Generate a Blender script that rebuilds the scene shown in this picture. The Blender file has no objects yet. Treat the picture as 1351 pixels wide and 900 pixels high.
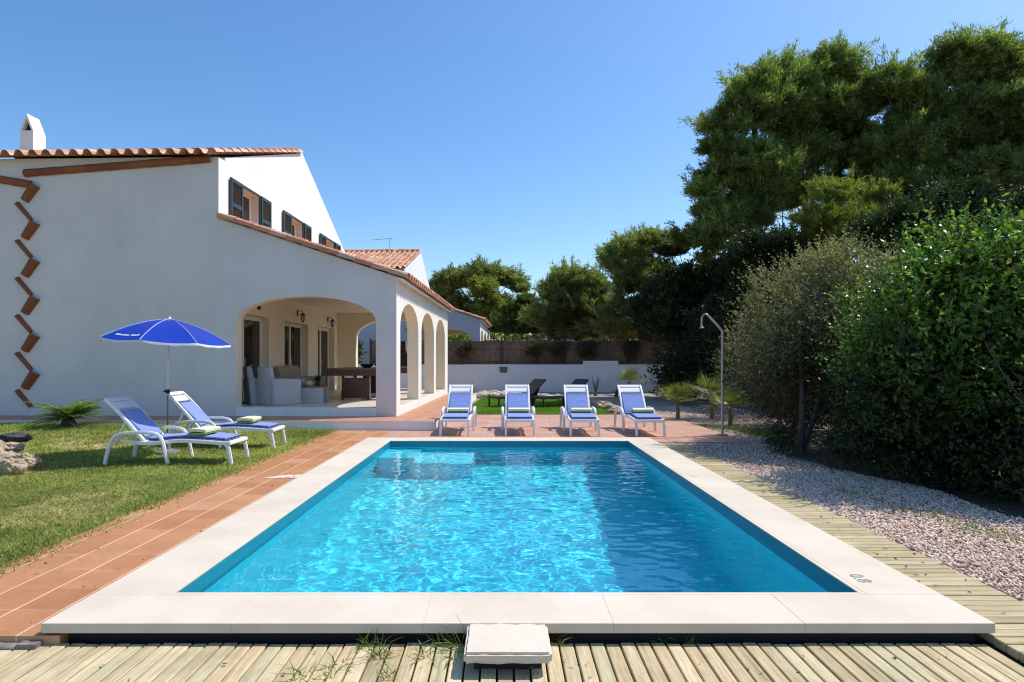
import bpy, bmesh, math, random
import numpy as np
from mathutils import Vector, Matrix, noise
from mathutils.geometry import tessellate_polygon

random.seed(7)
RNG = np.random.default_rng(11)
S = bpy.context.scene
COL = S.collection
PI = math.pi
F, H, CX, CY = 800.0, 1.37, 666.0, 475.0      # calibrated lens (px of the photo), eye height, vanishing point


def gp(px, py, z=0.0):
    """ground point seen at a photo pixel, for a surface at height z"""
    d = F * (H - z) / (py - CY)
    return ((px - CX) / F * d, d, z)


def dp(px, py, d):
    """point at distance d seen at a photo pixel"""
    return ((px - CX) / F * d, d, H + (CY - py) / F * d)


# ------------------------------------------------------------------ materials
class NT:
    def __init__(self, name):
        self.m = bpy.data.materials.new(name)
        self.m.use_nodes = True
        self.t = self.m.node_tree
        self.b = self.t.nodes['Principled BSDF']
        self.out = self.t.nodes['Material Output']

    def n(self, kind, **kw):
        nd = self.t.nodes.new(kind)
        for k, v in kw.items():
            setattr(nd, k, v)
        return nd

    def l(self, a, b):
        self.t.links.new(a, b)

    def coord(self, scale=(1, 1, 1), rot=(0, 0, 0), loc=(0, 0, 0), kind='Object'):
        tc = self.n('ShaderNodeTexCoord')
        mp = self.n('ShaderNodeMapping')
        mp.inputs['Scale'].default_value = scale
        mp.inputs['Rotation'].default_value = rot
        mp.inputs['Location'].default_value = loc
        self.l(tc.outputs[kind], mp.inputs['Vector'])
        return mp.outputs[0]

    def noise(self, vec, scale, detail=4, rough=.6):
        nd = self.n('ShaderNodeTexNoise')
        nd.inputs['Scale'].default_value = scale
        nd.inputs['Detail'].default_value = detail
        nd.inputs['Roughness'].default_value = rough
        if vec is not None:
            self.l(vec, nd.inputs['Vector'])
        return nd.outputs['Fac']

    def ramp(self, fac, stops):
        r = self.n('ShaderNodeValToRGB')
        e = r.color_ramp.elements
        while len(e) < len(stops):
            e.new(.5)
        for el, (p, c) in zip(e, stops):
            el.position = p
            el.color = (*c, 1) if len(c) == 3 else c
        self.l(fac, r.inputs['Fac'])
        return r.outputs['Color']

    def mix(self, fac, a, b, mode='MIX'):
        mx = self.n('ShaderNodeMix', data_type='RGBA', blend_type=mode)
        for sock, v in ((mx.inputs['Factor'], fac), (mx.inputs['A'], a), (mx.inputs['B'], b)):
            if isinstance(v, (int, float)):
                sock.default_value = v
            elif isinstance(v, tuple):
                sock.default_value = (*v, 1) if len(v) == 3 else v
            else:
                self.l(v, sock)
        return mx.outputs['Result']

    def bump(self, h, strength=.3, dist=.01):
        b = self.n('ShaderNodeBump')
        b.inputs['Strength'].default_value = strength
        b.inputs['Distance'].default_value = dist
        self.l(h, b.inputs['Height'])
        self.l(b.outputs[0], self.b.inputs['Normal'])

    def col(self, c):
        if isinstance(c, tuple):
            self.b.inputs['Base Color'].default_value = (*c, 1)
        else:
            self.l(c, self.b.inputs['Base Color'])

    def set(self, **kw):
        for k, v in kw.items():
            self.b.inputs[k.replace('_', ' ')].default_value = v
        return self


MATS = {}


def plain(name, c, rough=.5, var=.12, scale=12, bump=0, bscale=60, **kw):
    if name in MATS:
        return MATS[name]
    t = NT(name)
    v = t.coord()
    f = t.noise(v, scale)
    lo = tuple(x * (1 - var) for x in c)
    hi = tuple(min(1, x * (1 + var)) for x in c)
    t.col(t.ramp(f, [(.3, lo), (.7, hi)]))
    t.set(Roughness=rough, **kw)
    if bump:
        t.bump(t.noise(v, bscale), bump, .004)
    MATS[name] = t.m
    return t.m


def stucco(name, c, stain=.08):
    t = NT(name)
    v = t.coord()
    big = t.noise(v, .7, 5)
    vs = t.coord(scale=(3, 3, .35))
    streak = t.noise(vs, 1.3, 5, .65)
    base = t.ramp(big, [(.3, tuple(x * (1 - stain) for x in c)), (.7, c)])
    base = t.mix(t.ramp(streak, [(.45, (0, 0, 0)), (.8, (.32, .32, .32))]), base, tuple(x * .8 for x in c))
    # damp, dirty foot of the wall and rain marks under the top edge
    sp = t.n('ShaderNodeSeparateXYZ')
    t.l(t.coord(), sp.inputs[0])
    mr = t.n('ShaderNodeMapRange')
    mr.inputs[1].default_value, mr.inputs[2].default_value, mr.inputs[3].default_value, mr.inputs[4].default_value = .1, .75, .3, 0
    t.l(sp.outputs[2], mr.inputs[0])
    dirt = t.mix(1.0, mr.outputs[0], t.noise(v, 3.5, 6, .7), 'MULTIPLY')
    base = t.mix(dirt, base, tuple(x * y for x, y in zip(c, (.62, .58, .52))))
    t.col(base)
    t.set(Roughness=.9)
    t.bump(t.noise(v, 45, 6, .7), .35, .006)
    MATS[name] = t.m
    return t.m


def tiles(name, w, l, rot, off, c1, c2, grout, mortar=.012, rough=.55):
    t = NT(name)
    v = t.coord(rot=(0, 0, rot), loc=off)
    br = t.n('ShaderNodeTexBrick')
    br.offset = 0
    br.inputs['Scale'].default_value = 1
    br.inputs['Brick Width'].default_value = w
    br.inputs['Row Height'].default_value = l
    br.inputs['Mortar Size'].default_value = mortar / 2
    br.inputs['Mortar Smooth'].default_value = .2
    br.inputs['Color1'].default_value = (*c1, 1)
    br.inputs['Color2'].default_value = (*c2, 1)
    br.inputs['Mortar'].default_value = (*grout, 1)
    t.l(v, br.inputs['Vector'])
    n1 = t.noise(t.coord(), 2.2, 6, .65)
    c = t.mix(.4, br.outputs['Color'], t.ramp(n1, [(.3, (.55, .5, .48)), (.7, (1, 1, 1))]), 'MULTIPLY')
    n2 = t.noise(t.coord(), 30, 4, .7)
    c = t.mix(.25, c, t.ramp(n2, [(.35, (.6, .55, .5)), (.65, (1.0, 1.0, 1.0))]), 'MULTIPLY')
    t.col(c)
    t.set(Roughness=rough)
    inv = t.n('ShaderNodeMath', operation='MULTIPLY_ADD')
    inv.inputs[1].default_value = -1.0
    t.l(br.outputs['Fac'], inv.inputs[0])
    t.l(t.mix(.15, t.ramp(n2, [(0, (0, 0, 0)), (1, (1, 1, 1))]), (.5, .5, .5)), inv.inputs[2])
    t.bump(inv.outputs[0], .5, .004)
    MATS[name] = t.m
    return t.m


def island(t):
    g = t.n('ShaderNodeNewGeometry')
    return g.outputs['Random Per Island']


def leaf(name, stops, transl=.3, rough=.5, nscale=.8, nvar=(.55, 1.15), spec=.3, zshade=None):
    """foliage: per-leaf colour, larger light and dark clumps, some light through the leaf"""
    t = NT(name)
    c = t.ramp(island(t), stops)
    nz = t.noise(t.coord(), nscale, 3)
    lo, hi = nvar
    c = t.mix(1.0, c, t.ramp(nz, [(.35, (lo, lo, lo)), (.65, (hi, hi, hi))]), 'MULTIPLY')
    if zshade:                                      # shade painted by height: leaves lighter on top, darker towards the foot
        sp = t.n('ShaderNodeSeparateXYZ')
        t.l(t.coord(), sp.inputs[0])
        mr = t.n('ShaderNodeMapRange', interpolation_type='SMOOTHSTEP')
        for i_, v_ in enumerate(zshade):
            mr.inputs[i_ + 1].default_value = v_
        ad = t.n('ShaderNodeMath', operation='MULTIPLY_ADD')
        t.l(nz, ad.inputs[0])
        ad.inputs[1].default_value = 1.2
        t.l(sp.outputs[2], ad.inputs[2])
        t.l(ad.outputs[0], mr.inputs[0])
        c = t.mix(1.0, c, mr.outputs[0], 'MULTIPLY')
    t.col(c)
    t.set(Roughness=rough)
    t.b.inputs['Specular IOR Level'].default_value = spec
    tr = t.n('ShaderNodeBsdfTranslucent')
    t.l(t.mix(1.0, c, (1.1, 1.25, .5), 'MULTIPLY'), tr.inputs['Color'])
    ms = t.n('ShaderNodeMixShader')
    ms.inputs[0].default_value = transl
    t.l(t.b.outputs[0], ms.inputs[1])
    t.l(tr.outputs[0], ms.inputs[2])
    t.l(ms.outputs[0], t.out.inputs['Surface'])
    MATS[name] = t.m
    return t.m


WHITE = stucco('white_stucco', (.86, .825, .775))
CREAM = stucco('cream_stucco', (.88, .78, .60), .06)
FACADE = stucco('shaded_weathered_stucco', (.72, .675, .63), .13)  # the villa's white darkened for its shaded front; the staining is wear
GARDENW = stucco('garden_wall_stucco', (.74, .73, .73), .12)
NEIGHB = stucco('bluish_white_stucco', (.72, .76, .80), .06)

def strip_mat():
    t = NT('terracotta_strip_tile')
    sp = t.n('ShaderNodeSeparateXYZ')
    t.l(t.coord(), sp.inputs[0])

    def grid(sock, off, w, half):
        a = t.n('ShaderNodeMath', operation='MULTIPLY_ADD')
        a.inputs[1].default_value = 1 / w
        a.inputs[2].default_value = off / w
        t.l(sock, a.inputs[0])
        fl = t.n('ShaderNodeMath', operation='FLOOR')
        t.l(a.outputs[0], fl.inputs[0])
        fr = t.n('ShaderNodeMath', operation='FRACT')
        t.l(a.outputs[0], fr.inputs[0])
        s_ = t.n('ShaderNodeMath', operation='SUBTRACT')
        t.l(fr.outputs[0], s_.inputs[0])
        s_.inputs[1].default_value = .5
        ab = t.n('ShaderNodeMath', operation='ABSOLUTE')
        t.l(s_.outputs[0], ab.inputs[0])
        g_ = t.n('ShaderNodeMapRange')
        g_.inputs[1].default_value = .5 - half / w - .004
        g_.inputs[2].default_value = .5 - half / w + .002
        t.l(ab.outputs[0], g_.inputs[0])
        return fl.outputs[0], g_.outputs[0]
    ix, gx = grid(sp.outputs[0], 3.088 + 2.75, .275, .0055)
    iy, gy = grid(sp.outputs[1], -3.15, .33, .0025)
    cb = t.n('ShaderNodeCombineXYZ')
    t.l(ix, cb.inputs[0])
    t.l(iy, cb.inputs[1])
    wn = t.n('ShaderNodeTexWhiteNoise')
    t.l(cb.outputs[0], wn.inputs['Vector'])
    c = t.ramp(wn.outputs['Value'], [(0, (.435, .19, .077)), (.5, (.49, .225, .095)), (.9, (.53, .255, .115)), (1, (.57, .30, .16))])
    n1 = t.noise(t.coord(), 2.2, 6, .65)
    c = t.mix(.45, c, t.ramp(n1, [(.3, (.6, .56, .54)), (.7, (1.05, 1.05, 1.05))]), 'MULTIPLY')
    n2 = t.noise(t.coord(), 28, 5, .7)
    c = t.mix(.3, c, t.ramp(n2, [(.35, (.6, .55, .5)), (.65, (1, 1, 1))]), 'MULTIPLY')
    c = t.mix(t.mix(.65, gy, t.ramp(n1, [(.35, (0, 0, 0)), (.65, (1, 1, 1))]), 'MULTIPLY'), c, (.58, .34, .2))
    c = t.mix(t.mix(.6, gx, t.ramp(n1, [(.3, (.2, .2, .2)), (.65, (1, 1, 1))]), 'MULTIPLY'), c, (.72, .52, .36))
    t.col(c)
    t.set(Roughness=.6)
    hs_ = t.n('ShaderNodeMath', operation='MAXIMUM')
    t.l(gx, hs_.inputs[0])
    t.l(gy, hs_.inputs[1])
    iv = t.n('ShaderNodeMath', operation='SUBTRACT')
    t.l(n2, iv.inputs[0])
    t.l(hs_.outputs[0], iv.inputs[1])
    t.bump(iv.outputs[0], .4, .003)
    return t.m


NEIGHF = stucco('shaded_bluish_stucco', (.42, .48, .53), .06)  # neighbour's bluish white darkened to carry the shade on its front
TILE_STRIP = strip_mat()
TILE_PATIO = tiles('terracotta_patio_tile', .33, .33, .03, (.1, .05, 0), (.50, .27, .19), (.58, .33, .24), (.66, .5, .4), .012)
TILE_TERR = tiles('terracotta_terrace_tile', .33, .33, .03, (.02, .11, 0), (.48, .22, .12), (.55, .27, .16), (.66, .5, .4), .012)
TILE_PORCH = tiles('pale_porch_tile', .4, .4, .03, (0, 0, 0), (.76, .69, .58), (.80, .73, .62), (.58, .5, .42), .008, .35)


def roof_tile_mat():
    t = NT('clay_roof_tile')
    c = t.ramp(island(t), [(0, (.50, .23, .13)), (.45, (.62, .32, .19)), (.8, (.72, .47, .34)), (1, (.42, .19, .11))])
    n1 = t.noise(t.coord(), 7, 6, .7)
    c = t.mix(.6, c, t.ramp(n1, [(.3, (.6, .52, .48)), (.7, (1, 1, 1))]), 'MULTIPLY')
    t.col(c)
    t.set(Roughness=.85)
    t.bump(t.noise(t.coord(), 40), .3, .004)
    MATS['roof'] = t.m
    return t.m


ROOF = roof_tile_mat()


def drip_mat():
    t = NT('dark_clay_tile')
    c = t.ramp(island(t), [(0, (.23, .072, .028)), (1, (.31, .105, .045))])
    n1 = t.noise(t.coord(), 9, 6, .7)
    t.col(t.mix(.5, c, t.ramp(n1, [(.3, (.6, .52, .48)), (.7, (1, 1, 1))]), 'MULTIPLY'))
    t.set(Roughness=.85)
    return t.m


DRIP = drip_mat()


def coping_mat():
    t = NT('pale_limestone')
    n1 = t.noise(t.coord(), 1.6, 6, .6)
    n2 = t.noise(t.coord(), 55, 5, .75)
    c = t.ramp(n1, [(.3, (.55, .47, .37)), (.55, (.62, .54, .435)), (.75, (.66, .58, .48))])
    isl = t.ramp(island(t), [(0, (.97, .965, .955)), (1, (1, 1, 1))])
    c = t.mix(1.0, c, isl, 'MULTIPLY')
    n3 = t.noise(t.coord(), 4.5, 8, .72)
    c = t.mix(t.ramp(n3, [(.6, (0, 0, 0)), (.78, (.35, .35, .35))]), c, (.5, .42, .31))
    c = t.mix(.35, c, t.ramp(n2, [(.28, (.55, .5, .42)), (.42, (1, 1, 1))]), 'MULTIPLY')
    t.col(c)
    t.set(Roughness=.75)
    t.bump(n2, .25, .003)
    return t.m


COPING = coping_mat()


def wood_mat(name, along, pal, dirt=.5):
    t = NT(name)
    sc = (22, 1.1, 22) if along == 'y' else (1.1, 22, 22)
    v = t.coord(scale=sc)
    # every board gets its own slice of the grain
    isl = island(t)
    ad = t.n('ShaderNodeVectorMath', operation='ADD')
    cb = t.n('ShaderNodeCombineXYZ')
    mu = t.n('ShaderNodeMath', operation='MULTIPLY')
    mu.inputs[1].default_value = 77
    t.l(isl, mu.inputs[0])
    t.l(mu.outputs[0], cb.inputs[2])
    t.l(v, ad.inputs[0])
    t.l(cb.outputs[0], ad.inputs[1])
    g = t.noise(ad.outputs[0], 1.4, 8, .7)
    g2 = t.noise(ad.outputs[0], 4.5, 3, .6)
    c = t.ramp(isl, pal)
    c = t.mix(.75, c, t.ramp(g, [(.3, (.5, .42, .32)), (.5, (.86, .83, .76)), (.72, (1.06, 1.04, 1.0))]), 'MULTIPLY')
    c = t.mix(.5, c, t.ramp(g2, [(.35, (.62, .55, .45)), (.6, (1, 1, 1))]), 'MULTIPLY')
    d = t.noise(t.coord(), 2.5, 6, .7)
    c = t.mix(dirt, c, t.ramp(d, [(.35, (.55, .55, .5)), (.6, (1, 1, 1))]), 'MULTIPLY')
    t.col(c)
    t.set(Roughness=.85)
    t.bump(g, .4, .004)
    return t.m


PAL = [(0, (.55, .44, .26)), (.3, (.69, .56, .36)), (.55, (.58, .54, .35)), (.8, (.74, .62, .41)), (1, (.46, .385, .235))]
DECK_Y = wood_mat('weathered_pine_boards', 'y', PAL)
DECK_X = wood_mat('weathered_pine_cross_boards', 'x', [(0, (.46, .38, .215)), (.35, (.58, .48, .295)), (.6, (.50, .44, .27)), (1, (.63, .53, .35))], .45)


def pool_mat():
    t = NT('turquoise_pool_mosaic')
    v = t.coord()
    # mosaic: square chips, mapped on whichever plane the face lies in
    br = t.n('ShaderNodeTexBrick')
    br.offset = 0
    br.inputs['Scale'].default_value = 1
    br.inputs['Brick Width'].default_value = .05
    br.inputs['Row Height'].default_value = .05
    br.inputs['Mortar Size'].default_value = .0025
    br.inputs['Color1'].default_value = (.05, .76, .88, 1)
    br.inputs['Color2'].default_value = (.07, .82, .93, 1)
    br.inputs['Mortar'].default_value = (.16, .85, .93, 1)
    t.l(v, br.inputs['Vector'])
    sp = t.n('ShaderNodeSeparateXYZ')
    t.l(v, sp.inputs[0])
    band = t.n('ShaderNodeMath', operation='GREATER_THAN')
    band.inputs[1].default_value = -.17
    t.l(sp.outputs[2], band.inputs[0])
    c = t.mix(band.outputs[0], br.outputs['Color'], (.012, .20, .28))
    t.col(c)
    t.set(Roughness=.35)
    return t.m


POOL = pool_mat()


def water_mat():
    t = NT('pool_water')
    t.t.nodes.remove(t.b)
    g = t.n('ShaderNodeBsdfGlass')
    g.inputs['IOR'].default_value = 1.33
    g.inputs['Roughness'].default_value = 0
    g.inputs['Color'].default_value = (.86, .98, 1, 1)
    t.l(g.outputs[0], t.out.inputs['Surface'])
    return t.m


WATER = water_mat()


def soil_mat(name, c1, c2, sc=3):
    t = NT(name)
    n1 = t.noise(t.coord(), sc, 8, .7)
    n2 = t.noise(t.coord(), 40, 5, .7)
    c = t.mix(.5, t.ramp(n1, [(.35, c1), (.65, c2)]), t.ramp(n2, [(.3, (.5, .5, .5)), (.7, (1.1, 1.1, 1.1))]), 'MULTIPLY')
    t.col(c)
    t.set(Roughness=.95)
    t.bump(n2, .6, .02)
    return t.m


SOIL = soil_mat('dry_soil', (.16, .12, .08), (.26, .20, .13))
LITTER = soil_mat('pine_litter', (.05, .038, .026), (.12, .085, .055), 5)


def lawn_mat():
    t = NT('rough_lawn_ground')
    v = t.coord()
    n1 = t.noise(v, .55, 5, .6)
    n2 = t.noise(v, 4, 8, .75)
    c = t.ramp(n1, [(.36, (.52, .40, .21)), (.48, (.40, .34, .13)), (.6, (.25, .29, .07))])
    c = t.mix(.75, c, t.ramp(n2, [(.32, (.38, .36, .3)), (.68, (1.2, 1.15, .95))]), 'MULTIPLY')
    t.col(c)
    t.set(Roughness=.95)
    t.bump(t.noise(v, 30, 6, .8), .8, .03)
    return t.m


LAWN = lawn_mat()
TURF = soil_mat('green_turf', (.055, .12, .015), (.085, .17, .022), 1.5)


def gravel_mat(name, sc, pal):
    t = NT(name)
    vo = t.n('ShaderNodeTexVoronoi')
    vo.inputs['Scale'].default_value = sc
    t.l(t.coord(), vo.inputs['Vector'])
    sp = t.n('ShaderNodeSeparateColor')
    t.l(vo.outputs['Color'], sp.inputs[0])
    c = t.ramp(sp.outputs[0], pal)
    c = t.mix(1.0, c, t.ramp(vo.outputs['Distance'], [(.2, (1, 1, 1)), (.75, (.22, .2, .18))]), 'MULTIPLY')
    t.col(c)
    t.set(Roughness=.9)
    iv = t.n('ShaderNodeMath', operation='SUBTRACT')
    iv.inputs[0].default_value = 1
    t.l(vo.outputs['Distance'], iv.inputs[1])
    t.bump(iv.outputs[0], .8, .02)
    return t.m


GPAL = [(0, (.32, .22, .18)), (.25, (.52, .42, .36)), (.5, (.62, .55, .5)), (.75, (.45, .37, .33)), (1, (.72, .66, .61))]
GRAVEL = gravel_mat('pinkish_gravel_bed', 38, GPAL)


def stones_mat():
    t = NT('pinkish_gravel_stones')
    c = t.ramp(island(t), [(0, (.42, .24, .15)), (.2, (.68, .48, .36)), (.45, (.86, .69, .55)), (.62, (.50, .33, .23)), (.8, (.92, .80, .67)), (1, (.76, .54, .41))])
    n = t.noise(t.coord(), 90, 4)
    t.col(t.mix(.4, c, t.ramp(n, [(.3, (.6, .58, .55)), (.7, (1, 1, 1))]), 'MULTIPLY'))
    t.set(Roughness=.9)
    return t.m


STONES = stones_mat()


def rock_mat(name, c1, c2, c3):
    t = NT(name)
    v = t.coord()
    n1 = t.noise(v, 9, 8, .7)
    n2 = t.noise(v, 26, 6, .75)
    c = t.ramp(n1, [(.3, c1), (.5, c2), (.7, c3)])
    c = t.mix(.8, c, t.ramp(n2, [(.32, (.22, .18, .14)), (.5, (1, 1, 1))]), 'MULTIPLY')
    t.col(c)
    t.set(Roughness=.95)
    t.bump(n2, 1, .03)
    return t.m


ROCK_TAN = rock_mat('tan_limestone', (.34, .24, .14), (.52, .40, .26), (.62, .52, .38))
ROCK_DARK = rock_mat('dark_stone', (.035, .033, .036), (.07, .065, .065), (.12, .11, .1))
ROCK_PALE = rock_mat('pale_limestone_rubble', (.42, .34, .24), (.6, .52, .42), (.7, .63, .52))

PLASTIC = plain('white_plastic', (.80, .80, .79), .35, .03, 4)
NAVY = plain('navy_piping', (.012, .025, .10), .7)


def cloth(name, c, rough=.85):
    t = NT(name)
    v = t.coord()
    n = t.noise(v, 5, 5, .6)
    t.col(t.ramp(n, [(.3, tuple(x * .85 for x in c)), (.7, c)]))
    t.set(Roughness=rough)
    t.b.inputs['Sheen Weight'].default_value = .25
    w = t.n('ShaderNodeTexWave')
    w.inputs['Scale'].default_value = 120
    t.l(v, w.inputs['Vector'])
    t.bump(t.mix(.85, w.outputs['Color'], t.ramp(t.noise(v, 9, 4, .6), [(.3, (0, 0, 0)), (.7, (1, 1, 1))])), .5, .02)
    return t.m


BLUE = cloth('blue_cushion_fabric', (.21, .30, .69))
TOWEL_Y = cloth('pale_lime_towel', (.82, .83, .48))
TOWEL_G = cloth('green_towel_edge', (.34, .44, .09))
CANOPY = NT('blue_parasol_nylon')
CANOPY.set(Roughness=.35)
_n = CANOPY.noise(CANOPY.coord(), 4, 3)
_c = CANOPY.ramp(_n, [(.3, (.005, .028, .30)), (.7, (.008, .04, .40))])
CANOPY.col(_c)
CANOPY.b.inputs['Specular IOR Level'].default_value = .35
_tr = CANOPY.n('ShaderNodeBsdfTranslucent')
_tr.inputs['Color'].default_value = (.03, .12, .75, 1)
_ms = CANOPY.n('ShaderNodeMixShader')
_ms.inputs[0].default_value = .06
CANOPY.l(CANOPY.b.outputs[0], _ms.inputs[1])
CANOPY.l(_tr.outputs[0], _ms.inputs[2])
CANOPY.l(_ms.outputs[0], CANOPY.out.inputs['Surface'])
CANOPY = CANOPY.m
HEM = cloth('white_hem_fabric', (.78, .78, .80))
STEEL = plain('brushed_steel', (.36, .36, .36), .4, .15, Metallic=.85)
DARKMETAL = plain('dark_iron', (.02, .02, .022), .5)
GREENPAINT = plain('dark_green_shutter_paint', (.022, .045, .042), .45, .2)
SLATS = plain('brown_shutter_panel', (.085, .06, .045), .6, .3)
FRAMEW = plain('cream_window_frame', (.84, .78, .68), .4, .04)
REVEALP = plain('pink_window_reveal', (.80, .62, .52), .8, .05)
GLASS = plain('dark_window_glass', (.03, .027, .022), .04, .2)
LAMPGLASS = plain('frosted_lamp_glass', (.5, .46, .38), .25)
CURTAIN = cloth('taupe_curtain', (.35, .29, .22))
RATTAN_G = plain('grey_wicker', (.46, .46, .46), .75, .25, 60, .6, 130)
RATTAN_D = plain('dark_brown_wicker', (.022, .016, .014), .6, .3, 50, .5, 120)
TAUPE = cloth('taupe_sofa_fabric', (.36, .31, .24))
WOODDK = plain('dark_red_brown_wood', (.085, .030, .016), .45, .35, 9)
WOODTOP = plain('warm_brown_wood', (.20, .085, .04), .4, .3, 9)
BLACK = plain('sooty_black', (.012, .011, .011), .7)
HEATHER = None


def heather_mat():
    t = NT('brown_heather_screen')
    v = t.coord(scale=(60, 60, 2.2))
    n = t.noise(v, 1, 6, .75)
    n2 = t.noise(t.coord(), 1.1, 5, .6)
    sp = t.n('ShaderNodeSeparateXYZ')
    t.l(t.coord(), sp.inputs[0])
    up = t.ramp(sp.outputs[2], [(.0, (1, 1, 1)), (.001, (1, 1, 1))])
    c = t.ramp(n, [(.25, (.05, .032, .022)), (.5, (.19, .125, .09)), (.75, (.36, .26, .20))])
    c = t.mix(.7, c, t.ramp(n2, [(.35, (.42, .4, .38)), (.65, (1.25, 1.2, 1.15))]), 'MULTIPLY')
    t.col(c)
    t.set(Roughness=.95)
    t.bump(n, .8, .02)
    return t.m


HEATHER = heather_mat()
WIREGREEN = plain('dark_green_post', (.02, .03, .022), .6)


def bark(name, c1, c2):
    t = NT(name)
    v = t.coord(scale=(8, 8, 2))
    n = t.noise(v, 1.6, 8, .75)
    t.col(t.ramp(n, [(.3, c1), (.7, c2)]))
    t.set(Roughness=.95)
    t.bump(n, 1, .04)
    return t.m


BARK = bark('pine_bark', (.045, .032, .024), (.15, .11, .085))
BARKS = bark('shrub_bark', (.04, .032, .025), (.13, .105, .08))

PINE = leaf('pine_needles', [(0, (.075, .12, .035)), (.4, (.15, .215, .055)), (.75, (.28, .34, .09)), (1, (.46, .48, .16))], .45, .55, .42, (.32, 1.35))
PINE_L = leaf('bright_pine_needles', [(0, (.13, .18, .035)), (.5, (.24, .29, .055)), (1, (.38, .38, .09))], .42, .55, .5, (.6, 1.2))
PINE_F = leaf('far_pine_needles', [(0, (.11, .15, .055)), (.5, (.22, .27, .085)), (1, (.40, .41, .15))], .45, .6, .3, (.38, 1.3))
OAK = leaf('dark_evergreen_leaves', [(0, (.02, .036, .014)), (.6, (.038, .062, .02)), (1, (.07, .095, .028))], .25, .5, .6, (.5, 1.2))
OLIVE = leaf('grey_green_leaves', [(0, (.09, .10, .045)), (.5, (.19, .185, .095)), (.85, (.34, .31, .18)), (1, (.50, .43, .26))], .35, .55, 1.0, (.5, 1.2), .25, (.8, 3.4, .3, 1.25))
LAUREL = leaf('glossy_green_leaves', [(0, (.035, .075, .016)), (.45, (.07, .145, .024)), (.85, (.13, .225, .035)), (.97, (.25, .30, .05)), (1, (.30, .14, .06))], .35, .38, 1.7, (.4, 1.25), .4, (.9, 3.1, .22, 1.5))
FIG = leaf('light_green_leaves', [(0, (.07, .11, .03)), (1, (.15, .19, .05))], .35, .5, .8)
DRYB = leaf('dry_olive_twigs', [(0, (.07, .06, .03)), (1, (.15, .13, .055))], .2, .7, 1)
GRASS = leaf('lawn_grass_blades', [(0, (.12, .20, .03)), (.3, (.24, .36, .055)), (.55, (.38, .44, .10)), (.74, (.58, .50, .21)), (.9, (.78, .64, .36)), (1, (.46, .30, .16))], .45, .6, .7, (.6, 1.2))
TURFG = leaf('turf_grass_blades', [(0, (.11, .24, .02)), (.6, (.17, .33, .03)), (1, (.26, .40, .06))], .4, .6, 1.2, (.75, 1.1))
WEED = leaf('deck_weed_blades', [(0, (.12, .20, .03)), (.6, (.24, .32, .06)), (1, (.50, .44, .2))], .3, .5, 3)
PALM = leaf('fan_palm_leaves', [(0, (.12, .17, .05)), (.7, (.22, .28, .07)), (1, (.40, .38, .14))], .25, .45, 2)
CYCAD = leaf('cycad_fronds', [(0, (.09, .16, .04)), (.6, (.19, .28, .06)), (1, (.36, .40, .11))], .3, .35, 2)
AGAVE = leaf('agave_leaves', [(0, (.07, .09, .075)), (1, (.13, .15, .12))], .05, .5, 2)


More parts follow.
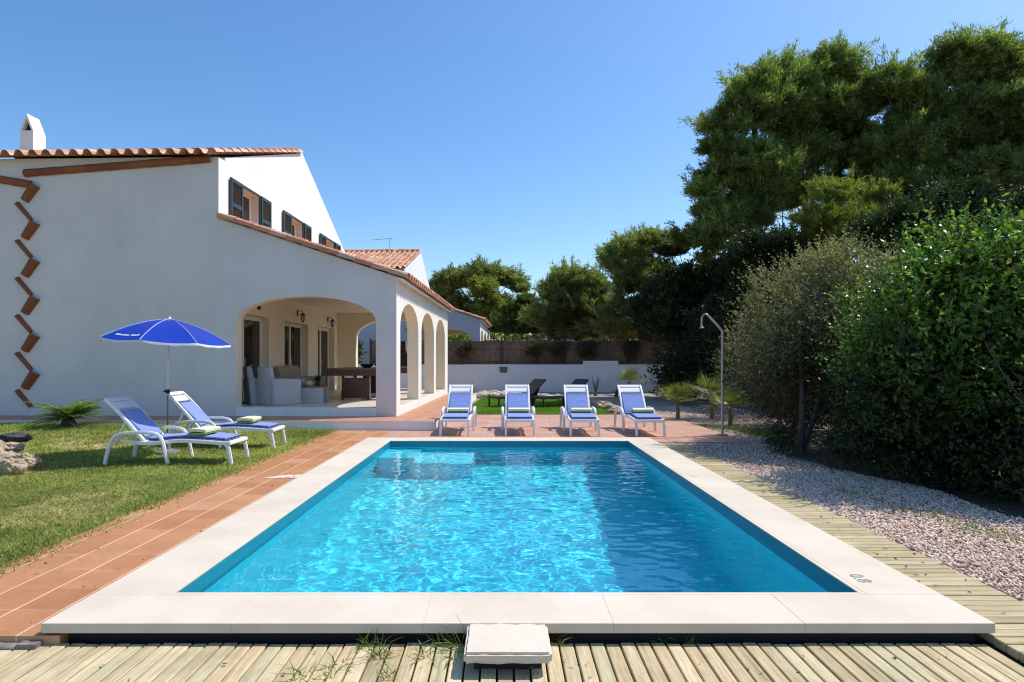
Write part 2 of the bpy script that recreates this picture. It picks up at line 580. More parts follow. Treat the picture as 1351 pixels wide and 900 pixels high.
# ------------------------------------------------------------------ mesh helpers
class MB:
    def __init__(self):
        self.v, self.f, self.m = [], [], []

    def add(self, vs, fs, m=0):
        o = len(self.v)
        self.v += [tuple(x) for x in vs]
        for i, f in enumerate(fs):
            self.f.append(tuple(o + k for k in f))
            self.m.append(m[i] if isinstance(m, (list, tuple)) else m)
        return self

    def box(self, x0, x1, y0, y1, z0, z1, m=0):
        vs = [(x, y, z) for z in (z0, z1) for y in (y0, y1) for x in (x0, x1)]
        return self.add(vs, [(0, 2, 3, 1), (4, 5, 7, 6), (0, 1, 5, 4), (2, 6, 7, 3), (0, 4, 6, 2), (1, 3, 7, 5)], m)

    def obox(self, c, sx, sy, sz, rz=0.0, m=0, R=None):
        R = R or Matrix.Rotation(rz, 3, 'Z')
        c = Vector(c)
        vs = [c + R @ Vector((x * sx / 2, y * sy / 2, z * sz / 2)) for z in (-1, 1) for y in (-1, 1) for x in (-1, 1)]
        return self.add(vs, [(0, 2, 3, 1), (4, 5, 7, 6), (0, 1, 5, 4), (2, 6, 7, 3), (0, 4, 6, 2), (1, 3, 7, 5)], m)

    def tube(self, pts, rad, n=8, m=0, cap=True):
        pts = [Vector(p) for p in pts]
        if isinstance(rad, (int, float)):
            rad = [rad] * len(pts)
        vs, fs = [], []
        up = None
        for i, p in enumerate(pts):
            t = (pts[min(i + 1, len(pts) - 1)] - pts[max(i - 1, 0)]).normalized()
            if up is None:
                up = Vector((0, 0, 1)) if abs(t.z) < .9 else Vector((1, 0, 0))
            a = t.cross(up)
            if a.length < 1e-4:
                a = t.orthogonal()
            a.normalize()
            b = a.cross(t).normalized()
            up = b
            for k in range(n):
                an = 2 * PI * k / n
                vs.append(p + (a * math.cos(an) + b * math.sin(an)) * rad[i])
        for i in range(len(pts) - 1):
            for k in range(n):
                q, r = i * n + k, i * n + (k + 1) % n
                fs.append((q, r, r + n, q + n))
        if cap:
            fs.append(tuple(range(n)))
            fs.append(tuple(reversed(range((len(pts) - 1) * n, len(pts) * n))))
        return self.add(vs, fs, m)

    def lathe(self, prof, c=(0, 0, 0), n=20, m=0):
        vs, fs = [], []
        for r, z in prof:
            for k in range(n):
                a = 2 * PI * k / n
                vs.append((c[0] + r * math.cos(a), c[1] + r * math.sin(a), c[2] + z))
        for i in range(len(prof) - 1):
            for k in range(n):
                q, r = i * n + k, i * n + (k + 1) % n
                fs.append((q, r, r + n, q + n))
        return self.add(vs, fs, m)

    def prism(self, loops, fn, c0, c1, mf=0, mb=0, ms=0):
        """polygon with holes in (a,b), extruded from c0 to c1; fn maps (a,b,c) to a point"""
        flat = [p for lp in loops for p in lp]
        tris = tessellate_polygon([[Vector((a, b, 0)) for a, b in lp] for lp in loops])
        n = len(flat)
        vs = [fn(a, b, c0) for a, b in flat] + [fn(a, b, c1) for a, b in flat]
        fs, ms_ = [], []
        for t in tris:
            fs.append(tuple(t)); ms_.append(mf)
            fs.append(tuple(n + k for k in reversed(t))); ms_.append(mb)
        o = 0
        for lp in loops:
            k = len(lp)
            for i in range(k):
                a, b = o + i, o + (i + 1) % k
                fs.append((a, b, b + n, a + n)); ms_.append(ms)
            o += k
        return self.add(vs, fs, ms_)

    def sweep(self, pts, y0, y1, th, m=0, mside=None):
        """strip of thickness th following a curve in the xz plane, from y0 to y1"""
        P = [Vector((a, b)) for a, b in pts]
        N = []
        for i in range(len(P)):
            t = (P[min(i + 1, len(P) - 1)] - P[max(i - 1, 0)]).normalized()
            N.append(Vector((-t.y, t.x)))
        ms = m if mside is None else mside
        vs, fs, mm = [], [], []
        for p, n in zip(P, N):
            q = p + n * th
            vs += [(p.x, y0, p.y), (p.x, y1, p.y), (q.x, y1, q.y), (q.x, y0, q.y)]
        for i in range(len(P) - 1):
            o = i * 4
            for k in range(4):
                a, b = o + k, o + (k + 1) % 4
                fs.append((a, a + 4, b + 4, b)); mm.append(ms if k in (1, 3) else m)
        fs.append((0, 1, 2, 3)); mm.append(ms)
        o = (len(P) - 1) * 4
        fs.append((o + 3, o + 2, o + 1, o)); mm.append(ms)
        return self.add(vs, fs, mm)

    def build(self, name, mats, parent=None, bevel=0, seg=2, smooth=35, fixn=True):
        me = bpy.data.meshes.new(name)
        me.from_pydata(self.v, [], self.f)
        for mt in (mats if isinstance(mats, (list, tuple)) else [mats]):
            me.materials.append(mt)
        me.polygons.foreach_set('material_index', self.m)
        bm = bmesh.new()
        bm.from_mesh(me)
        if fixn:
            bmesh.ops.recalc_face_normals(bm, faces=bm.faces)
        if bevel:
            es = [e for e in bm.edges if len(e.link_faces) == 2 and e.calc_face_angle(0) > .5]
            bmesh.ops.bevel(bm, geom=es, offset=bevel, segments=seg, affect='EDGES', clamp_overlap=True)
        bm.to_mesh(me)
        bm.free()
        me.shade_smooth()
        me.set_sharp_from_angle(angle=math.radians(smooth))
        return link(name, me, parent)


def link(name, me, parent=None):
    o = bpy.data.objects.new(name, me)
    COL.objects.link(o)
    if parent:
        o.parent = parent
    return o


def tag(o, label=None, cat=None, group=None, kind=None):
    if label:
        o['label'] = label
    if cat:
        o['category'] = cat
    if group:
        o['group'] = group
    if kind:
        o['kind'] = kind
    return o


def thing(name, label, cat, loc=(0, 0, 0), rz=0.0, group=None):
    o = bpy.data.objects.new(name, None)
    o.empty_display_size = .2
    COL.objects.link(o)
    o.location = loc
    o.rotation_euler = (0, 0, rz)
    return tag(o, label, cat, group)


def dup(o, label, loc, rz=None, sc=None, group=None):
    """copy a thing with its parts and sub-parts (mesh data shared)"""
    def rec(a, par):
        c = a.copy()
        COL.objects.link(c)
        c.parent = par
        for ch in a.children:
            rec(ch, c)
        return c
    r = rec(o, None)
    r.location = loc
    if rz is not None:
        r.rotation_euler = (0, 0, rz)
    if sc:
        r.scale = sc
    r['label'] = label
    if group:
        r['group'] = group
    return r


def np_mesh(name, verts, k, mat, parent=None, smooth=False):
    """mesh of separate k-gons from an (N*k,3) array"""
    verts = np.ascontiguousarray(verts, dtype=np.float32).reshape(-1, 3)
    nv = len(verts)
    nf = nv // k
    me = bpy.data.meshes.new(name)
    me.vertices.add(nv)
    me.vertices.foreach_set('co', verts.ravel())
    me.loops.add(nv)
    me.loops.foreach_set('vertex_index', np.arange(nv, dtype=np.int32))
    me.polygons.add(nf)
    me.polygons.foreach_set('loop_start', np.arange(0, nv, k, dtype=np.int32))
    me.update(calc_edges=True)
    me.validate()
    me.materials.append(mat)
    return link(name, me, parent)


def nrm(a):
    return a / (np.linalg.norm(a, axis=-1, keepdims=True) + 1e-9)


def rdir(n):
    return nrm(RNG.normal(size=(n, 3)))


def cards(base, d, L, W, quad=True):
    """leaf blades: base points, directions, lengths and widths -> verts"""
    n = len(base)
    s = nrm(np.cross(d, rdir(n)))
    L = np.asarray(L).reshape(-1, 1) * np.ones((n, 1))
    W = np.asarray(W).reshape(-1, 1) * np.ones((n, 1))
    if quad:
        mid = base + d * L * .45
        q = np.stack([base, mid + s * W / 2, base + d * L, mid - s * W / 2], 1)
    else:
        q = np.stack([base - s * W / 2, base + s * W / 2, base + d * L], 1)
    return q.reshape(-1, 3)


# ------------------------------------------------------------------ camera, sun, sky
cam = bpy.data.cameras.new('camera')
co = bpy.data.objects.new('camera', cam)
COL.objects.link(co)
co.location = (0, 0, H)
co.rotation_euler = (PI / 2, 0, 0)
cam.sensor_width = 36
cam.lens = F / 1351 * 36
cam.shift_x = (675.5 - CX) / 1351
cam.shift_y = (CY - 450) / 1351
cam.clip_end = 2000
S.camera = co

SUN = Vector((.62, .25, 1)).normalized()
ld = bpy.data.lights.new('sun', 'SUN')
ld.energy = 5.0
ld.angle = math.radians(.5)
ld.color = (1, .955, .88)
ld.cycles.is_caustics_light = True
so = bpy.data.objects.new('sun', ld)
COL.objects.link(so)
so.rotation_euler = SUN.to_track_quat('Z', 'Y').to_euler()
so.location = (10, 5, 20)

w = bpy.data.worlds.new('World')
S.world = w
w.use_nodes = True
wt = w.node_tree
sky = wt.nodes.new('ShaderNodeTexSky')
sky.sky_type = 'NISHITA'
sky.sun_disc = False
sky.sun_elevation = math.asin(SUN.z)
sky.sun_rotation = math.atan2(SUN.x, SUN.y)
sky.altitude = 100
sky.air_density = 1.0
sky.dust_density = 1.0
sky.ozone_density = 3.2
hs = wt.nodes.new('ShaderNodeHueSaturation')
hs.inputs['Saturation'].default_value = 1.22
hs.inputs['Value'].default_value = 1.32
wt.links.new(sky.outputs[0], hs.inputs['Color'])
wt.links.new(hs.outputs[0], wt.nodes['Background'].inputs[0])
wt.nodes['Background'].inputs[1].default_value = .15
S.view_settings.view_transform = 'Standard'
S.view_settings.look = 'None'
S.cycles.max_bounces = 10
S.cycles.transmission_bounces = 8
S.cycles.transparent_max_bounces = 12
S.cycles.sample_clamp_indirect = 6
S.cycles.use_denoising = True
S.cycles.filter_width = 1.1

# ------------------------------------------------------------------ ground and pool
PX0, PX1, PY0, PY1 = -1.945, 2.085, 3.576, 10.28       # inner edge of the coping
OX0, OX1, OY0, OY1 = -2.413, 2.553, 3.154, 10.72       # outer edge
ZT = -.063                                             # tile level
ZD = -.108                                             # deck level

g = MB()
R = 600
for x0, x1, y0, y1 in ((-R, R, -R, PY0 - .1), (-R, R, PY1 + .1, R), (-R, PX0 - .1, PY0 - .1, PY1 + .1), (PX1 + .1, R, PY0 - .1, PY1 + .1)):
    g.add([(x0, y0, -.2), (x1, y0, -.2), (x1, y1, -.2), (x0, y1, -.2)], [(0, 1, 2, 3)])
tag(g.build('ground', SOIL), kind='structure')

pool = thing('swimming_pool', 'rectangular swimming pool with pale stone coping in front of the villa', 'pool', (0, 0, 0))
b = MB()
i0, i1, j0, j1 = PX0 - .03, PX1 + .03, PY0 - .03, PY1 + .03
zn, zf = -2.0, -1.45
b.add([(i0, j0, zn), (i1, j0, zn), (i1, j1, zf), (i0, j1, zf), (i0, j0, -.1), (i1, j0, -.1), (i1, j1, -.1), (i0, j1, -.1)],
      [(0, 1, 2, 3), (0, 4, 5, 1), (1, 5, 6, 2), (2, 6, 7, 3), (3, 7, 4, 0)])
basin = b.build('basin', POOL, pool)
st = MB()
st.box(i0, -1.40, 9.35, j1, -2, -.32)
st.box(-1.397, -.50, 9.15, j1, -2, -.58)
steps = st.build('steps', POOL, pool, .012)
basin.cycles.is_caustics_receiver = True
steps.cycles.is_caustics_receiver = True

wl_ = MB()                                             # dark mosaic waterline course right under the coping edge
T_ = .005
wl_.box(PX0 - .031, PX0 + T_, PY0 + T_ + .001, PY1 - T_ - .001, -.26, -.012)
wl_.box(PX1 - T_, PX1 + .031, PY0 + T_ + .001, PY1 - T_ - .001, -.26, -.012)
wl_.box(PX0 + .001, PX1 - .001, PY1 - T_, PY1 + .031, -.26, -.012)
wl_.box(PX0 + .001, PX1 - .001, PY0 - .031, PY0 + T_, -.26, -.012)
wlo = wl_.build('waterline_tile', POOL, pool)
wlo.cycles.is_caustics_receiver = True

cp = MB()


def slabs(a0, a1, n, horiz, c0, c1):
    for k in range(n):
        p, q = a0 + (a1 - a0) * k / n + .0003, a0 + (a1 - a0) * (k + 1) / n - .0003
        if horiz:
            cp.box(p, q, c0, c1, -.052, random.uniform(-.0004, .0004))
        else:
            cp.box(c0, c1, p, q, -.052, random.uniform(-.001, .001))


slabs(OX0, OX1, 5, True, OY0, PY0 - .032)
slabs(OX0, OX1, 5, True, PY1 + .032, OY1)
slabs(PY0 - .0315, PY1 + .0315, 7, False, OX0, PX0 - .032)
slabs(PY0 - .0315, PY1 + .0315, 7, False, PX1 + .032, OX1)
for a_, b_, c_, d_ in ((PX0 - .0319, PX0, PY0 - .0315, PY1 + .0315), (PX1, PX1 + .0319, PY0 - .0315, PY1 + .0315), (PX0 + .0003, PX1 - .0003, PY0 - .0319, PY0), (PX0 + .0003, PX1 - .0003, PY1, PY1 + .0319)):
    cp.box(a_, b_, c_, d_, -.0118, 0)
cp.build('coping', COPING, pool, .0016, 1)
bm_ = MB()                                             # masonry that carries the coping
bm_.box(OX0 + .06, OX1 - .06, OY0 + .06, PY0 - .033, -.6, -.053)
bm_.box(OX0 + .06, OX1 - .06, PY1 + .033, OY1 - .06, -.6, -.053)
bm_.box(OX0 + .06, PX0 - .033, PY0 - .03, PY1 + .03, -.6, -.053)
bm_.box(PX1 + .033, OX1 - .06, PY0 - .03, PY1 + .03, -.6, -.053)
bm_.build('pool_rim', plain('dark_concrete', (.022, .019, .016), .95), pool)


def text_mesh(name, body, size, loc, rz, mat, parent):
    cu = bpy.data.curves.new(name, 'FONT')
    cu.body = body
    cu.size = size
    cu.align_x = 'CENTER'
    cu.align_y = 'CENTER'
    tmp = bpy.data.objects.new(name, cu)
    COL.objects.link(tmp)
    bpy.context.view_layer.update()
    me = bpy.data.meshes.new_from_object(tmp.evaluated_get(bpy.context.evaluated_depsgraph_get()))
    bpy.data.objects.remove(tmp)
    me.materials.clear()
    me.materials.append(mat)
    o = link(name, me, parent)
    o.location = loc
    o.rotation_euler = (0, 0, rz)
    return o


MARK = plain('grey_depth_paint', (.27, .26, .25), .8, .35)
text_mesh('depth_marking', '0.8', .118, (2.225, 3.80, .0035), -PI / 2, MARK, pool)
text_mesh('depth_marking', '1.5', .10, (2.225, 7.15, .0035), -PI / 2, plain('worn_depth_paint', (.6, .45, .4), .8), pool)

st_ = .02
wx0, wx1, wy0, wy1 = i0 - .002, i1 + .002, j0 - .002, j1 + .002
nx, ny = int((wx1 - wx0) / st_), int((wy1 - wy0) / st_)
XX, YY = np.meshgrid(np.linspace(wx0, wx1, nx + 1), np.linspace(wy0, wy1, ny + 1))


def wave(x, y):
    n = noise.noise
    return (.0040 * n(Vector((x * 1.4, y * 2.0, 0))) + .0042 * n(Vector((x * 3.8 + 9, y * 5.4, 3)))
            + .0032 * n(Vector((x * 8.5, y * 11, 7))) + .0013 * n(Vector((x * 17, y * 21, 11))))


ZZ = np.array([[wave(x, y) for x, y in zip(r1, r2)] for r1, r2 in zip(XX, YY)]) - .10
wm = MB()
wm.v = [tuple(p) for p in np.stack([XX, YY, ZZ], -1).reshape(-1, 3)]
wm.f = [(j * (nx + 1) + i, j * (nx + 1) + i + 1, (j + 1) * (nx + 1) + i + 1, (j + 1) * (nx + 1) + i) for j in range(ny) for i in range(nx)]
wm.m = [0] * len(wm.f)
water = tag(wm.build('water', WATER, None, smooth=180, fixn=False), kind='structure')
water.cycles.is_caustics_caster = True

# loose stone block at the near rim
t = thing('stone_step', 'pale rough stone block standing on the wooden deck against the near coping', 'step', (.004, 3.3, 0))
k = MB()
k.box(-.195, .216, -.472, -.149, -.052, .002)
blk = k.build('slab', COPING, t, .012)
bmx = bmesh.new()
bmx.from_mesh(blk.data)
bmesh.ops.subdivide_edges(bmx, edges=bmx.edges, cuts=9, use_grid_fill=True)
for v in bmx.verts:
    e_ = .004 * noise.noise(v.co * 16) + .003 * noise.noise(v.co * 45)
    v.co += v.normal * e_
bmx.to_mesh(blk.data)
bmx.free()
k = MB()
k.box(-.15, .17, -.40, -.16, -.2, -.053)
k.build('plinth', plain('dark_concrete', (.06, .055, .05), .9), t)

# ------------------------------------------------------------------ paving, deck, lawn
u = MB()
u.box(-3.50, OX0 + .1, 3.15, 12.33, -.19, ZT)
tag(u.build('tile_path', TILE_STRIP), kind='structure')
u = MB()
u.box(-3.452 + .003, 4.25, OY1 - .1, 15.95, -.19, ZT - .004)
tag(u.build('patio', TILE_PATIO), kind='structure')

TH = .03
ORG = Vector((-2.395, 13.4, 0))


def hp(a, b_, z=0):
    return Vector((ORG.x + a * math.cos(TH) + b_ * math.sin(TH), ORG.y - a * math.sin(TH) + b_ * math.cos(TH), z))


u = MB()
u.box(-13.5, 1.03, -1.04, 9.6, -.4, .12)
terr = u.build('terrace', [TILE_TERR, WHITE], None, .008)
terr.location = ORG
terr.rotation_euler = (0, 0, -TH)
me = terr.data
for p in me.polygons:
    p.material_index = 0 if p.normal.z > .5 else 1
tag(terr, kind='structure')

dk = MB()
x = -5.2
while x < 2.5:
    wd = .070
    y1 = 3.165 + random.uniform(-.006, .006)
    dk.box(x, x + wd, -3.5, y1, ZD - .028, ZD + random.uniform(-.0025, .0025))
    x += .0795
tag(dk.build('deck', DECK_Y, None, .004, 1), kind='structure')
dk = MB()
y = -3.5
while y < 10.72:
    xe = 3.12 + random.uniform(-.02, .02)
    dk.box(OX1 + .012 if y > 3.1 else 2.556, xe, y, y + .0715, ZD - .02, ZD + .03 + random.uniform(-.003, .003))
    y += .0795
tag(dk.build('boardwalk', DECK_X, None, .004, 1), kind='structure')
u = MB()
u.add([(-6, -4, -.135), (3.2, -4, -.135), (3.2, OY0 + .05, -.135), (-6, OY0 + .05, -.135)], [(0, 1, 2, 3)])
tag(u.build('deck_soil', plain('dark_soil', (.03, .025, .02), .95)), kind='structure')
# rough concrete toe of the tile strip
u = MB()
n_ = 26
for i in range(n_):
    xa = -5.0 + i * (2.6 / n_)
    h_ = .014 * noise.noise(Vector((i * .7, 2, 2)))
    u.box(xa, xa + 2.6 / n_ + .004, 3.085 + .03 * noise.noise(Vector((i * .5, 7, 3))), 3.149, -.16, ZT - .03 + h_ - .0006 * (i % 2))
tag(u.build('kerb', plain('rough_concrete', (.20, .165, .14), .95, .4, 25, .8, 60), None, .004), kind='structure')


def lawn_z(x, y):
    s = min(1, max(0, (y - 8.5) / 3.5)) * min(1, max(0, (-3.6 - x) / 2.5))
    e = min(1, max(0, (-3.40 - x) / .15))
    return -.085 + .14 * s * s * (3 - 2 * s) + e * (.012 + .03 * (noise.noise(Vector((x * .9, y * .9, 2)))) + .012 * noise.noise(Vector((x * 4, y * 4, 5))))


lw = MB()
xs = [-18 + i * .24 for i in range(int((18 - 3.45) / .24) + 1)] + [-3.40, -3.352]
ys = [-2 + i * .24 for i in range(61)]
for yy in ys:
    for xx in xs:
        lw.v.append((xx, yy, lawn_z(xx, yy)))
w_ = len(xs)
for j in range(len(ys) - 1):
    for i in range(w_ - 1):
        if ys[j] > 12.4 or ys[j] < 2.8 and xs[i] > -5.4:
            continue
        lw.f.append((j * w_ + i, j * w_ + i + 1, (j + 1) * w_ + i + 1, (j + 1) * w_ + i))
lw.m = [0] * len(lw.f)
tag(lw.build('lawn', LAWN, None, smooth=180), kind='structure')

u = MB()
turf = [(-1.25, 15.96), (2.9, 15.96), (3.05, 16.6), (3.0, 18.2), (2.55, 20), (1.9, 22.2), (1.0, 23.3), (-.8, 23.5)]
u.prism([turf], lambda a, b_, c: (a, b_, c), -.19, -.058)
tag(u.build('turf', TURF), kind='structure')
u = MB()
u.add([(3.1, -4, -.105), (30, -4, -.105), (30, 10.7, -.105), (3.1, 10.7, -.105)], [(0, 1, 2, 3)])
u.add([(4.25, 10.7, -.105), (30, 10.7, -.105), (30, 15.95, -.105), (4.25, 15.95, -.105)], [(0, 1, 2, 3)])
u.add([(-1.3, 15.95, -.105), (30, 15.95, -.105), (30, 27.8, -.105), (-14, 27.8, -.105), (-14, 23, -.105), (-1.3, 23, -.105)], [(0, 1, 2, 3, 4, 5)])
tag(u.build('gravel_bed', GRAVEL), kind='structure')
u = MB()
lit = [(4.85, 4.6), (4.7, 6), (4.5, 7.7), (4.4, 9.4), (4.7, 11), (5.2, 14), (5.4, 17), (6, 22), (6.5, 27.7), (30, 27.7), (30, 3), (5.2, 3)]
u.add([(a, b_, -.095) for a, b_ in lit], [tuple(range(len(lit)))])
tag(u.build('undergrowth_soil', LITTER), kind='structure')

# ---- loose gravel stones
ico = bmesh.new()
bmesh.ops.create_icosphere(ico, subdivisions=1, radius=1)
IV = np.array([v.co for v in ico.verts])
IF = np.array([[v.index for v in f.verts] for f in ico.faces])
ico.free()


def stones(name, pts, rmin, rmax, mat):
    n = len(pts)
    r = RNG.uniform(rmin, rmax, (n, 1, 1))
    sc = RNG.uniform(.6, 1.25, (n, 1, 3)) * np.array([1, 1, .7])
    vs = IV[None] * (1 + RNG.uniform(-.22, .22, (n, 12, 1))) * sc
    q = nrm(RNG.normal(size=(n, 4)))
    wq, xq, yq, zq = q.T
    Rm = np.stack([1 - 2 * (yq ** 2 + zq ** 2), 2 * (xq * yq - zq * wq), 2 * (xq * zq + yq * wq), 2 * (xq * yq + zq * wq), 1 - 2 * (xq ** 2 + zq ** 2), 2 * (yq * zq - xq * wq),
                   2 * (xq * zq - yq * wq), 2 * (yq * zq + xq * wq), 1 - 2 * (xq ** 2 + yq ** 2)], -1).reshape(n, 3, 3)
    vs = np.einsum('nij,nkj->nki', Rm, vs) * r + pts[:, None, :]
    fs = (IF[None] + (np.arange(n) * 12)[:, None, None]).reshape(-1, 3)
    me = bpy.data.meshes.new(name)
    me.vertices.add(n * 12)
    me.vertices.foreach_set('co', vs.astype(np.float32).ravel())
    me.loops.add(len(fs) * 3)
    me.loops.foreach_set('vertex_index', fs.astype(np.int32).ravel())
    me.polygons.add(len(fs))
    me.polygons.foreach_set('loop_start', np.arange(0, len(fs) * 3, 3, dtype=np.int32))
    me.update(calc_edges=True)
    me.materials.append(mat)
    return link(name, me)


def scatter(n, x0, x1, y0, y1, keep):
    p = np.stack([RNG.uniform(x0, x1, n), RNG.uniform(y0, y1, n)], -1)
    m = np.array([keep(a, b_) for a, b_ in p])
    return p[m]


p1 = scatter(36000, 3.08, 5.2, 3.2, 8.0, lambda a, b_: a < 4.85 - .09 * (b_ - 5.2) + .1 * math.sin(b_ * 3) and a > 3.1 + .03 * math.sin(b_ * 7))
p2 = scatter(17000, 3.08, 6.5, 8.0, 13.0, lambda a, b_: a < 4.35 + .35 * (b_ - 9) / 2 + .15 * math.sin(b_ * 4) and (a > 4.3 or b_ < 10.66) and a > 3.1 + .03 * math.sin(b_ * 7))
p3 = scatter(3500, 4.3, 7, 13, 19, lambda a, b_: True)
pts = np.concatenate([p1, p2, p3])
pts = np.column_stack([pts, -.1 + RNG.uniform(0, .02, len(pts))])
tag(stones('gravel', pts, .0075, .0175, STONES), kind='stuff')

# ---- grass


def blades(p, zf, L, W, lean=.7):
    n = len(p)
    z = np.array([zf(a, b_) for a, b_ in p])
    base = np.column_stack([p, z - .004])
    d = np.column_stack([RNG.normal(0, lean, n), RNG.normal(0, lean, n), np.ones(n)])
    return cards(base, nrm(d), RNG.uniform(*L, n), RNG.uniform(*W, n), False)


def in_lawn(x, y):
    return x < -3.36 + .05 * math.sin(y * 5) + .04 * math.sin(y * 13) and x > -.86 * y - .4


def patch(x, y):
    return noise.noise(Vector((x * .8, y * .8, 3.3))) + .6 * noise.noise(Vector((x * 2.7, y * 2.7, 8.1)))


def thin(p):
    return p[np.array([random.random() < min(1, max(.22, .66 + 1.25 * patch(a, b_))) for a, b_ in p])]


gp1 = thin(scatter(200000, -7, -3.35, 3.9, 7.6, in_lawn))
gp2 = thin(scatter(160000, -11.2, -3.35, 7.6, 12.45, in_lawn))
V1 = blades(gp1, lawn_z, (.022, .065), (.005, .012), 1.3)
V2 = blades(gp2, lawn_z, (.03, .075), (.008, .017), 1.2)
# creeping broad leaves between the blades, thicker along the tiles and the terrace
e1 = scatter(12000, -3.78, -3.18, 3.9, 12.2, lambda a, b_: a < -3.31 + .08 * noise.noise(Vector((b_ * 3, 1, 1))) + .06 * noise.noise(Vector((b_ * 11, 4, 1))))
e2 = scatter(5000, -11, -3.5, 11.7, 12.35, lambda a, b_: True)
V3 = blades(np.concatenate([e1, e2]), lawn_z, (.03, .08), (.008, .018), .9)
tag(np_mesh('grass', np.concatenate([V1, V2, V3]), 3, GRASS), kind='stuff')


bl = thin(scatter(26000, -10, -3.35, 3.9, 12.3, in_lawn))
nb = len(bl)
zb_ = np.array([lawn_z(a, b_) for a, b_ in bl])
V4 = cards(np.column_stack([bl, zb_ + RNG.uniform(.008, .03, nb)]), nrm(np.column_stack([RNG.normal(0, 1, (nb, 2)), RNG.uniform(-.1, .5, nb)])), RNG.uniform(.015, .038, nb), RNG.uniform(.01, .022, nb))
CLOVER = leaf('lawn_weed_leaves', [(0, (.13, .22, .04)), (.6, (.24, .36, .07)), (1, (.42, .48, .16))], .35, .5, 1.2)
tag(np_mesh('lawn_weeds', V4, 4, CLOVER), kind='stuff')
LITL = leaf('dry_leaf_litter', [(0, (.16, .09, .045)), (.5, (.34, .21, .11)), (1, (.52, .40, .24))], .1, .7, 2)
l1 = scatter(2600, -10, -3.4, 3.9, 12.3, in_lawn)
l2 = scatter(900, 3.15, 4.8, 3.3, 9, lambda a, b_: random.random() < (a - 3.0) / 1.6)
l3 = scatter(130, 2.6, 3.1, 3.0, 10.5, lambda a, b_: True)
l4 = scatter(60, -3.3, -2.45, 3.3, 12, lambda a, b_: a < -2.5)
l5 = scatter(60, -4, 2.4, 2.4, 3.1, lambda a, b_: True)
pl_ = np.concatenate([l1, l2, l3, l4, l5])
zl_ = np.concatenate([[lawn_z(a, b_) + .02 for a, b_ in l1], np.full(len(l2), -.075), np.full(len(l3), ZD + .036), np.full(len(l4), ZT + .004), np.full(len(l5), ZD + .006)])
V5 = cards(np.column_stack([pl_, zl_]), nrm(np.column_stack([RNG.normal(0, 1, (len(pl_), 2)), RNG.uniform(-.02, .25, len(pl_))])), RNG.uniform(.015, .04, len(pl_)), RNG.uniform(.006, .018, len(pl_)))
tag(np_mesh('leaf_litter', V5, 4, LITL), kind='stuff')


def inpoly(poly):
    def f(x, y):
        c = False
        n = len(poly)
        for i in range(n):
            (xa, ya), (xb, yb) = poly[i], poly[(i + 1) % n]
            if (ya > y) != (yb > y) and x < (xb - xa) * (y - ya) / (yb - ya) + xa:
                c = not c
        return c
    return f


tp = scatter(60000, -1.3, 3.1, 15.9, 23.5, inpoly(turf))
tag(np_mesh('turf_grass', blades(tp, lambda a, b_: -.06, (.03, .055), (.012, .022), .6), 3, TURFG), kind='stuff')
s1 = scatter(1300, 3.6, 4.3, 4.6, 6.9, lambda a, b_: abs(a - (3.72 + .22 * (7.0 - b_) / 1.3)) < .11 + .06 * math.sin(b_ * 9))
s2 = scatter(2600, 4.25, 5.4, 11.4, 13.6, lambda a, b_: abs((a - 4.8) * .9 + (b_ - 12.4) * .5) < .38)
s3 = scatter(120, 4.1, 4.3, 4.2, 4.5, lambda a, b_: True)
tag(np_mesh('gravel_grass', np.concatenate([blades(s1, lambda a, b_: -.09, (.04, .11), (.006, .012), .8), blades(s2, lambda a, b_: -.09, (.04, .1), (.008, .016), .8), blades(s3, lambda a, b_: -.09, (.04, .1), (.006, .01), .7)]), 3, WEED), kind='stuff')

# weeds in the gaps of the deck
wl = [('weed tuft sprouting at the near left side of the stone block', 606, 858, 1.25), ('weed tuft growing just right of the stone block at the coping', 736, 850, .7), ('grass weed in the deck gap under the coping left of the stone block', 486, 850, .9),
      ('dense weed tuft between the deck boards left of the stone block', 502, 866, 1.0), ('low weed in the deck boards near the bottom edge left of centre', 448, 880, .75), ('sprawling weed at the bottom edge below the left coping', 398, 892, .8),
      ('thin weed between the deck boards beside the sprawling one', 432, 893, .6), ('small weed between boards close to the stone block left corner', 560, 868, .85), ('upright weed close to the left corner of the stone block', 584, 848, .9),
      ('weed tuft by the bottom edge just left of the stone block', 512, 894, .7), ('tiny weed in the deck gap right of the stone block', 868, 842, .6), ('weed tuft at the front foot of the stone block', 700, 884, .5),
      ('sparse weed in the right part of the deck', 912, 846, .5), ('withered weed at the left end of the coping', 45, 836, .7), ('tiny weed by the bottom edge right of the stone block', 768, 882, .45)]
for lab, px, py, s in wl:
    x, y, z = gp(px, py, ZD)
    s *= 1.5
    n = int(26 * s) + 8
    base = np.column_stack([RNG.normal(0, .018 * s, n), RNG.normal(0, .02 * s, n), np.full(n, -.02)])
    d = nrm(np.column_stack([RNG.normal(0, .75, n), RNG.normal(0, .75, n), RNG.uniform(.25, 1, n)]))
    Ln = RNG.uniform(.03, .12, (n, 1)) * s
    sd = nrm(np.cross(d, rdir(n))) * RNG.uniform(.0018, .0038, (n, 1))
    mid = base + d * Ln * .6
    tip = mid + nrm(d + np.array([0, 0, -.7])) * Ln * .5
    q1 = np.stack([base - sd, base + sd, mid + sd * .8, mid - sd * .8], 1)
    q2 = np.stack([mid - sd * .8, mid + sd * .8, tip + sd * .1, tip - sd * .1], 1)
    o = np_mesh('weed', np.concatenate([q1, q2]).reshape(-1, 3), 4, WEED)
    o.location = (x, y, z)
    tag(o, lab, 'weed', 'weeds in the deck gaps')

